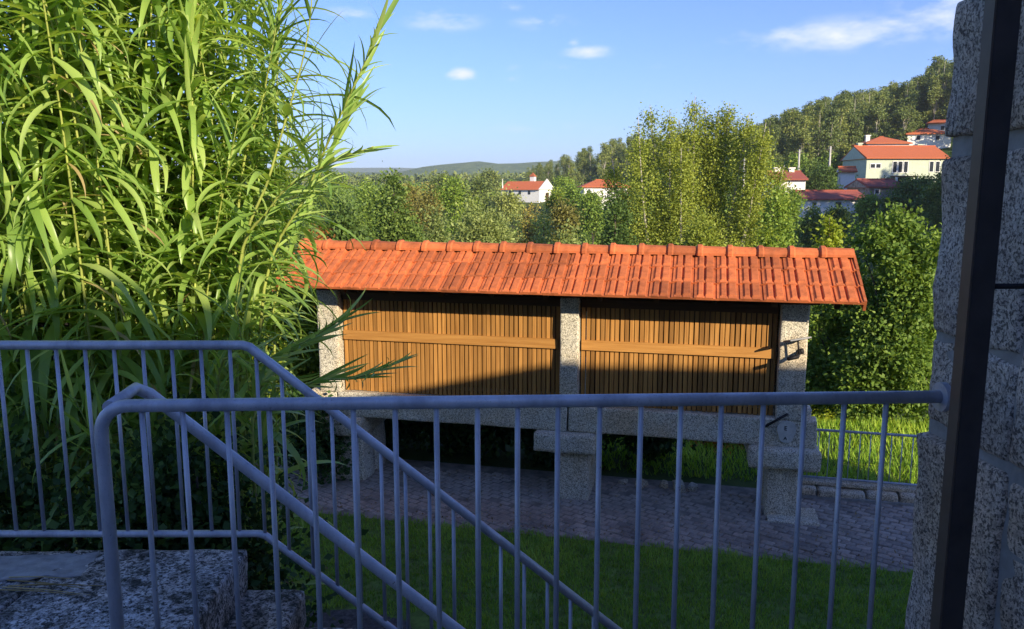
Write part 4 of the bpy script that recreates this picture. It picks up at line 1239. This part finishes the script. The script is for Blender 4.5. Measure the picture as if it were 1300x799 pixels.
def eucalyptus():
    protos = []
    for v in range(4):
        rng = np.random.default_rng(900 + v); rr = random.Random(900 + v)
        H = 18 + v * .8
        root = empty('eucalyptus_tree', (0, -200, -50))
        tag(root, 'eucalyptus tree in the dense wood on the hill above the houses', 'tree', 'eucalyptus trees of the hillside wood')
        bl = []; ends = []
        for i in range(17):
            t = rr.uniform(.16, .95); a = rr.uniform(0, 6.28); d = rr.uniform(.3, 2.3) * (1.3 - .8 * t)
            rad = rr.uniform(1.1, 2.0) * (1.2 - .4 * t)
            c = (math.cos(a) * d * 1.5, math.sin(a) * d * 1.5, H * t)
            bl.append((c, (rad, rad, rad * 1.15))); ends.append(c)
        P, out, vals = blob_points(bl, 420, 10, .38, rng, .42)
        mob('crown', leaves('euc_crown', P, .58, .5, .45, out, rng, vals), 'leaf_euc', root)
        mob('trunk', limbs(MB(), (0, 0, -1), (0, 0, H * .95), .24, ends, 6, .35, rr).mesh('euc_trunk', True), 'bark_pale', root)
        protos.append(root)
    rr = random.Random(17); spots = []
    def ok(x, y, d): return all((x - a) ** 2 + (y - b) ** 2 > d * d for a, b in spots)
    tries = 0
    while len(spots) < 215 and tries < 30000:
        tries += 1
        Y = rr.uniform(142, 268); px = rr.uniform(945, 1235)
        if px < 1080 and Y < 150: continue
        x = (px - 650) / 1000 * Y
        if abs(x - 66) < 11 and 120 < Y < 150: continue
        if (x - 86) ** 2 + (Y - 166) ** 2 < 100: continue
        if Y < 160 and 1075 < px < 1215: continue
        if ok(x, Y, 5.2): spots.append((x, Y))
    for k in range(22):
        Y = rr.uniform(174, 205); px = 1110 + 120 * (k + rr.random()) / 22; spots.append(((px - 650) / 1000 * Y, Y))
    n1 = len(spots)
    tries = 0
    while len(spots) < 292 and tries < 30000:
        tries += 1
        px = rr.uniform(672, 960); Y = rr.uniform(225, 300)
        x = (px - 650) / 1000 * Y
        if ok(x, Y, 5.5): spots.append((x, Y))
    used = [False] * 4
    for i, (x, Y) in enumerate(spots):
        v = rr.randrange(4); sc = rr.uniform(.62, 1.1)
        pxx = 650 + x / Y * 1000
        sky = np.interp(pxx, [640, 700, 750, 790, 850, 945, 985, 1050, 1100, 1150, 1176, 1235], [216, 200, 184, 174, 168, 160, 143, 120, 111, 99, 73, 66])
        zmax = at(pxx, sky + rr.expovariate(1 / 5.0), Y).z
        sc = min(sc, (zmax - hz(x, Y)) / 18.5)
        if sc < .3: continue
        lab = 'eucalyptus tree in the dense wood on the hill above the houses' if i < n1 else 'eucalyptus tree in the belt of wood beyond the small church'
        loc = (x, Y, hz(x, Y) - .3)
        sc3 = (sc * rr.uniform(.85, 1.2), sc * rr.uniform(.85, 1.2), sc)
        if not used[v]:
            o = protos[v]; used[v] = True; o.location = loc; o.rotation_euler = (0, 0, rr.uniform(0, 6)); o.scale = sc3
        else: o = dup(protos[v], loc, rr.uniform(0, 6.28), sc3)
        o['label'] = lab; o['group'] = 'eucalyptus trees of the hillside wood' if i < n1 else 'eucalyptus trees beyond the church'
    # unseen wood added on the rise outside the frame to shade the lower hillside
    for i in range(60):
        x = rr.uniform(46, 112); Y = rr.uniform(32, 92)
        if x / Y < .74: continue
        o = dup(protos[i % 4], (x, Y, hz(x, Y) - .3), rr.uniform(0, 6), rr.uniform(.9, 1.1), 'unseen eucalyptus tree added on the rise to shade the slope'); o['group'] = 'unseen eucalyptus trees added on the rise'
eucalyptus()

def undergrowth():
    rng = np.random.default_rng(505)
    n = 3400
    Y = rng.uniform(45, 290, n); px = rng.uniform(380, 1240, n)
    X = (px - 650) / 1000 * Y
    k = ~((np.abs(X - 66) < 10) & (Y > 112) & (Y < 150)) & ~(((X - 85) ** 2 + (Y - 160) ** 2) < 120) & ~((np.abs(X - 1.7) < 7) & (Y > 135) & (Y < 180)) & ~((px > 1050) & (Y < 84)) & ~((np.abs(X - 43) < 9) & (Y > 86) & (Y < 112))
    X, Y = X[k], Y[k]; Z = height(X, Y); P = []; vals = []
    for x, y, z in zip(X, Y, Z):
        h = rng.uniform(.8, 2.6) * (1 + Y.mean() * 0); q = 26
        d = unit(rng.normal(size=(q, 3))); d[:, 2] = np.abs(d[:, 2])
        P.append(np.array([x, y, z]) + d * np.array([h * 1.1, h * 1.1, h]) * rng.uniform(.5, 1, (q, 1))); vals.append(np.clip(rng.uniform(0, .7) + rng.uniform(0, .3, q), 0, 1))
    P = np.concatenate(P); vals = np.concatenate(vals)
    tag(mob('undergrowth', leaves('undergrowth', P, .62, .6, .1, None, rng, vals), 'leaf_green'), 'green scrub covering the slopes under the trees', 'scrub', kind='stuff')
undergrowth()

def far_wood():
    # wooded ridge far beyond the church: a mass of crowns
    rng = np.random.default_rng(404)
    n = 2600
    Y = rng.uniform(430, 1000, n); px = rng.uniform(380, 1010, n)
    X = (px - 650) / 1000 * Y
    Z = height(X, Y)
    P = []; vals = []; sizes = []
    for x, y, z in zip(X, Y, Z):
        H = rng.uniform(4.5, 8.5); k = 30
        d = unit(rng.normal(size=(k, 3))); r = np.array([2.6, 2.6, H * .42])
        P.append(np.array([x, y, z + H * .55]) + d * r * rng.uniform(.6, 1, (k, 1))); vals.append(np.clip(rng.uniform(0, 1) * .6 + rng.uniform(0, .4, k), 0, 1))
    P = np.concatenate(P); vals = np.concatenate(vals)
    tag(mob('distant_wood', leaves('distant_wood', P, 2.3, .7, .2, None, rng, vals), 'leaf_euc'), 'far dull green wood covering the ridge beyond the church', 'wood', kind='stuff')
far_wood()

# ------------------------------------------------------------------ houses across the valley
def far_house(name, label, px, pyb, Y, wpx, dpt, h, roof_h, yaw, wallm, roofm, wins=(), chim=(), hip=False, found=3.0, group=None, extra=None):
    x = (px - 650) / 1000 * Y; z = at(px, pyb, Y).z
    Wd = wpx / 1000 * Y
    e = empty(name, (x, Y, z), yaw); tag(e, label, 'house', group)
    mob('wall', MB().box(-Wd / 2, Wd / 2, 0, dpt, -found, h).mesh('wall'), wallm, e)
    o = .45
    if hip: rx = Wd / 2 - dpt * .45
    else: rx = Wd / 2 + .2
    x0, x1, y0, y1 = -Wd / 2 - o, Wd / 2 + o, -o, dpt + o
    if not hip: x0, x1 = -Wd / 2 - .25, Wd / 2 + .25; rx = x1
    zt = h + .02; zb = h - .16
    v = [(x0, y0, zb), (x1, y0, zb), (x1, y1, zb), (x0, y1, zb), (-rx, dpt / 2, h + roof_h), (rx, dpt / 2, h + roof_h), (x0, y0, zt), (x1, y0, zt), (x1, y1, zt), (x0, y1, zt)]
    f = [(6, 7, 5, 4), (8, 9, 4, 5), (0, 1, 7, 6), (2, 3, 9, 8), (1, 2, 8, 7), (3, 0, 6, 9), (7, 8, 5), (9, 6, 4), (3, 2, 1, 0)]
    me = bpy.data.meshes.new('roof'); me.from_pydata(v, [], f)
    rf = mob('roof', me, roofm, e)
    if not hip:
        for s in (-1, 1):
            me = bpy.data.meshes.new('gable'); xx = s * (Wd / 2 + .26)
            me.from_pydata([(xx, .02, h - .1), (xx, dpt - .02, h - .1), (xx, dpt / 2, h + roof_h - .15)], [], [(0, 1, 2)]); mob('gable_wall', me, wallm, e)
    mob('ridge', MB().tube([(-rx, dpt / 2, h + roof_h + .02), (rx, dpt / 2, h + roof_h + .02)], .11, 6).mesh('ridge'), roofm, rf)
    for (wx, wz, ww, wh) in wins:
        w = mob('window', MB().box(wx - ww / 2, wx + ww / 2, -.07, -.01, wz, wz + wh).mesh('window'), 'frame', e)
        mob('pane', MB().box(wx - ww / 2 + .1, wx + ww / 2 - .1, -.085, -.072, wz + .1, wz + wh - .1).mesh('pane'), 'pane', w)
    for (cx, cy, ch) in chim:
        mob('chimney', MB().box(cx - .35, cx + .35, cy - .3, cy + .3, h + .2, h + roof_h + ch).box(cx - .45, cx + .45, cy - .4, cy + .4, h + roof_h + ch, h + roof_h + ch + .18).mesh('chimney'), wallm, rf)
    return e, Wd

def houses():
    e, W_ = far_house('farm_house', 'long pale green house with orange tiled roof on the hillside', 1143, 226, 130, 102, 9, 3.2, 2.1, R(1), 'green_wall', 'tile_far',
        [(-5.6, 1.5, .9, .8), (-4.7, 1.5, .9, .8), (-2.0, .8, .8, 1.9), (-1.1, .8, .8, 1.9), (-.2, .8, .8, 1.9), (4.0, .9, .8, 1.8), (5.0, .9, .8, 1.8)], [(-5.5, 5.5, .4), (4.6, 5.4, .2)])
    mob('porch_roof', MB().box(-2.6, 1.4, -1.6, -.02, .15, .3).mesh('porch_roof'), 'dark_wood', e)
    mob('porch_post', MB().box(-2.4, -2.1, -1.5, -1.2, -3, .15).mesh('porch_post'), 'white_wall', e)
    mob('porch_post', MB().box(.9, 1.2, -1.5, -1.2, -3, .15).mesh('porch_post'), 'white_wall', e)
    mob('garage_door', MB().box(-1.6, .6, -.06, -.012, -2.6, .0).mesh('garage_door'), 'pane', e)
    far_house('rear_house', 'orange roofed house peeping over the long pale green house', 1118, 192, 142, 50, 7, 1.4, 1.3, R(-4), 'white_wall', 'tile_far', (), [(-2.6, 3, .1)], True)
    far_house('white_house', 'bright white house with orange hipped roof high on the hillside', 1168, 181, 158, 50, 7, 1.7, 1.2, R(-12), 'white_wall', 'tile_far', [(-2, .4, .9, 1.0), (1.5, .4, .9, 1.0)], [], True, 5)
    far_house('white_house', 'flat fronted white gabled house topmost among the trees on the hill', 1184, 172, 167, 36, 6, 2.6, .8, R(-48), 'white_wall', 'tile_far', [(0, 1.0, .9, 1.0)], [(0, 3, .4)], False, 6)
    far_house('stone_barn', 'grey stone barn with dull red roof below the pale green house', 1119, 250, 104, 44, 6, 1.3, 1.0, R(3), 'stone_wall', 'tile_old', [(-1.2, .3, .7, .7), (1.3, .3, .7, .7)])
    far_house('long_shed', 'long low white shed with dark red roof on the terrace', 1056, 262, 98, 80, 6, .9, 1.0, R(2), 'white_wall', 'tile_old', [(-2.6, .0, .7, .6), (.4, -.2, .9, .8)])
    far_house('garden_shed', 'small white arched shed with orange roof beside the utility pole', 1070, 236, 118, 17, 3, 2.1, .7, R(-15), 'white_wall', 'tile_far')
    far_house('red_roof_house', 'house with red roofs half hidden behind the poplar', 996, 236, 108, 42, 7, .9, 1.1, R(-5), 'white_wall', 'tile_old', (), [(1.2, 3.4, .35), (-.8, 3.4, .35)])
    far_house('cottage', 'white cottage with orange roof between the church and the poplar', 768, 246, 150, 56, 6, 1.3, 1.3, R(4), 'white_wall', 'tile_far', [(-3.2, .1, .7, .8)], (), True)
    # church
    Y = 170; x = (660 - 650) / 1000 * Y; z = at(655, 250, Y).z
    e = empty('church', (x, Y, z), R(-36)); tag(e, 'small white church with orange roof and little belfry in the valley', 'church')
    L, Wd, h, rh = 10.0, 5.4, 1.6, 1.7
    mob('wall', MB().box(-L / 2, L / 2, 0, Wd, -3, h).mesh('wall'), 'white_wall', e)
    v = [(-L / 2 - .2, -.4, h - .15), (L / 2 - .15, -.4, h - .15), (L / 2 - .15, Wd + .4, h - .15), (-L / 2 - .2, Wd + .4, h - .15), (-L / 2 - .2, Wd / 2, h + rh), (L / 2 - .15, Wd / 2, h + rh)]
    me = bpy.data.meshes.new('roof'); me.from_pydata(v, [], [(0, 1, 5, 4), (2, 3, 4, 5), (3, 0, 4), (1, 2, 5), (3, 2, 1, 0)]); mob('roof', me, 'tile_far', e)
    me = bpy.data.meshes.new('gable'); a = L / 2
    me.from_pydata([(a - .1, -.3, h - .1), (a - .1, Wd + .3, h - .1), (a - .1, Wd / 2, h + rh + .35), (a + .25, -.3, h - .1), (a + .25, Wd + .3, h - .1), (a + .25, Wd / 2, h + rh + .35)], [], [(0, 2, 1), (3, 4, 5), (0, 3, 5, 2), (1, 2, 5, 4), (0, 1, 4, 3)])
    mob('gable_wall', me, 'white_wall', e)
    mob('door', MB().box(a + .26, a + .30, Wd / 2 - .5, Wd / 2 + .5, -1, .9).mesh('door'), 'dark_wood', e)
    for wx in (-2.6, 0, 2.4): mob('window', MB().box(wx - .3, wx + .3, -.05, -.01, .5, 1.3).mesh('window'), 'pane', e)
    bf = MB().box(-.55, .55, Wd / 2 - .4, Wd / 2 + .4, h + .8, h + rh + 1.0)
    b = mob('belfry', bf.mesh('belfry'), 'white_wall', e, (.4, 1.6, 0))
    me = bpy.data.meshes.new('belfry_cap'); me.from_pydata([(-.7, Wd / 2 - .5, h + rh + 1.0), (.7, Wd / 2 - .5, h + rh + 1.0), (.7, Wd / 2 + .5, h + rh + 1.0), (-.7, Wd / 2 + .5, h + rh + 1.0), (0, Wd / 2, h + rh + 1.9)], [], [(0, 1, 4), (1, 2, 4), (2, 3, 4), (3, 0, 4), (3, 2, 1, 0)])
    mob('belfry_cap', me, 'tile_far', b)
    for cx in (-L / 2 + .3, L / 2 + .05):
        mob('pinnacle', MB().tube([(cx, .1 if cx < 0 else Wd / 2, h - .1 if cx < 0 else h + rh), (cx, .1 if cx < 0 else Wd / 2, h + rh + .5)], [.16, .05], 6).mesh('pinnacle'), 'white_wall', e)
    # utility poles
    for px, yt, yb, Y in ((1053, 186, 212, 125), (1014, 190, 210, 135), (944, 200, 230, 120)):
        p = at(px, yb, Y); t = at(px, yt, Y)
        g0 = hz(p.x, p.y)
        e = empty('utility_pole', (p.x, p.y, g0 - .3)); tag(e, 'grey concrete utility pole among the trees on the hillside', 'pole', 'utility poles on the hillside')
        mob('pole', MB().tube([(0, 0, 0), (0, 0, t.z - g0 + .3)], [.22, .14], 8).mesh('pole', True), 'concrete', e)
        mob('crossarm', MB().box(-.7, .7, -.06, .06, t.z - g0 - .3, t.z - g0 - .15).mesh('crossarm'), 'iron', e)
houses()

# ------------------------------------------------------------------ small things on the landing
def straws():
    rr = random.Random(12)
    a = at(-10, 728, 2.95)
    for i in range(7):
        p = Vector((a.x + rr.uniform(-.05, .1), 3.05 + rr.uniform(-.07, .07), FZ + .012 + .003 * i)); d = Vector((1, rr.uniform(-.22, .12), 0)).normalized()
        L = rr.uniform(.25, .42)
        m = MB().tube([p, p + d * L * .5 + Vector((0, 0, .006)), p + d * L], [.003, .0025, .001], 5).mesh('straw', True)
        tag(mob('straw', m, 'reed_dry'), 'dry yellow straw lying on the stone landing', 'straw', 'dry straws on the landing')
straws()

# ------------------------------------------------------------------ air
def haze():
    t = NT('haze_air'); t.n.remove(t.b)
    pv = t.n.new('ShaderNodeVolumePrincipled'); pv.inputs['Color'].default_value = (.80, .88, 1.0, 1); pv.inputs['Density'].default_value = .00024
    pv.inputs['Anisotropy'].default_value = .1
    t.l.new(pv.outputs[0], t.out.inputs['Volume'])
    o = mob('haze', MB().box(-3100, 3100, -320, 4300, -12, 175).mesh('haze'), t.m); tag(o, kind='stuff')
haze()
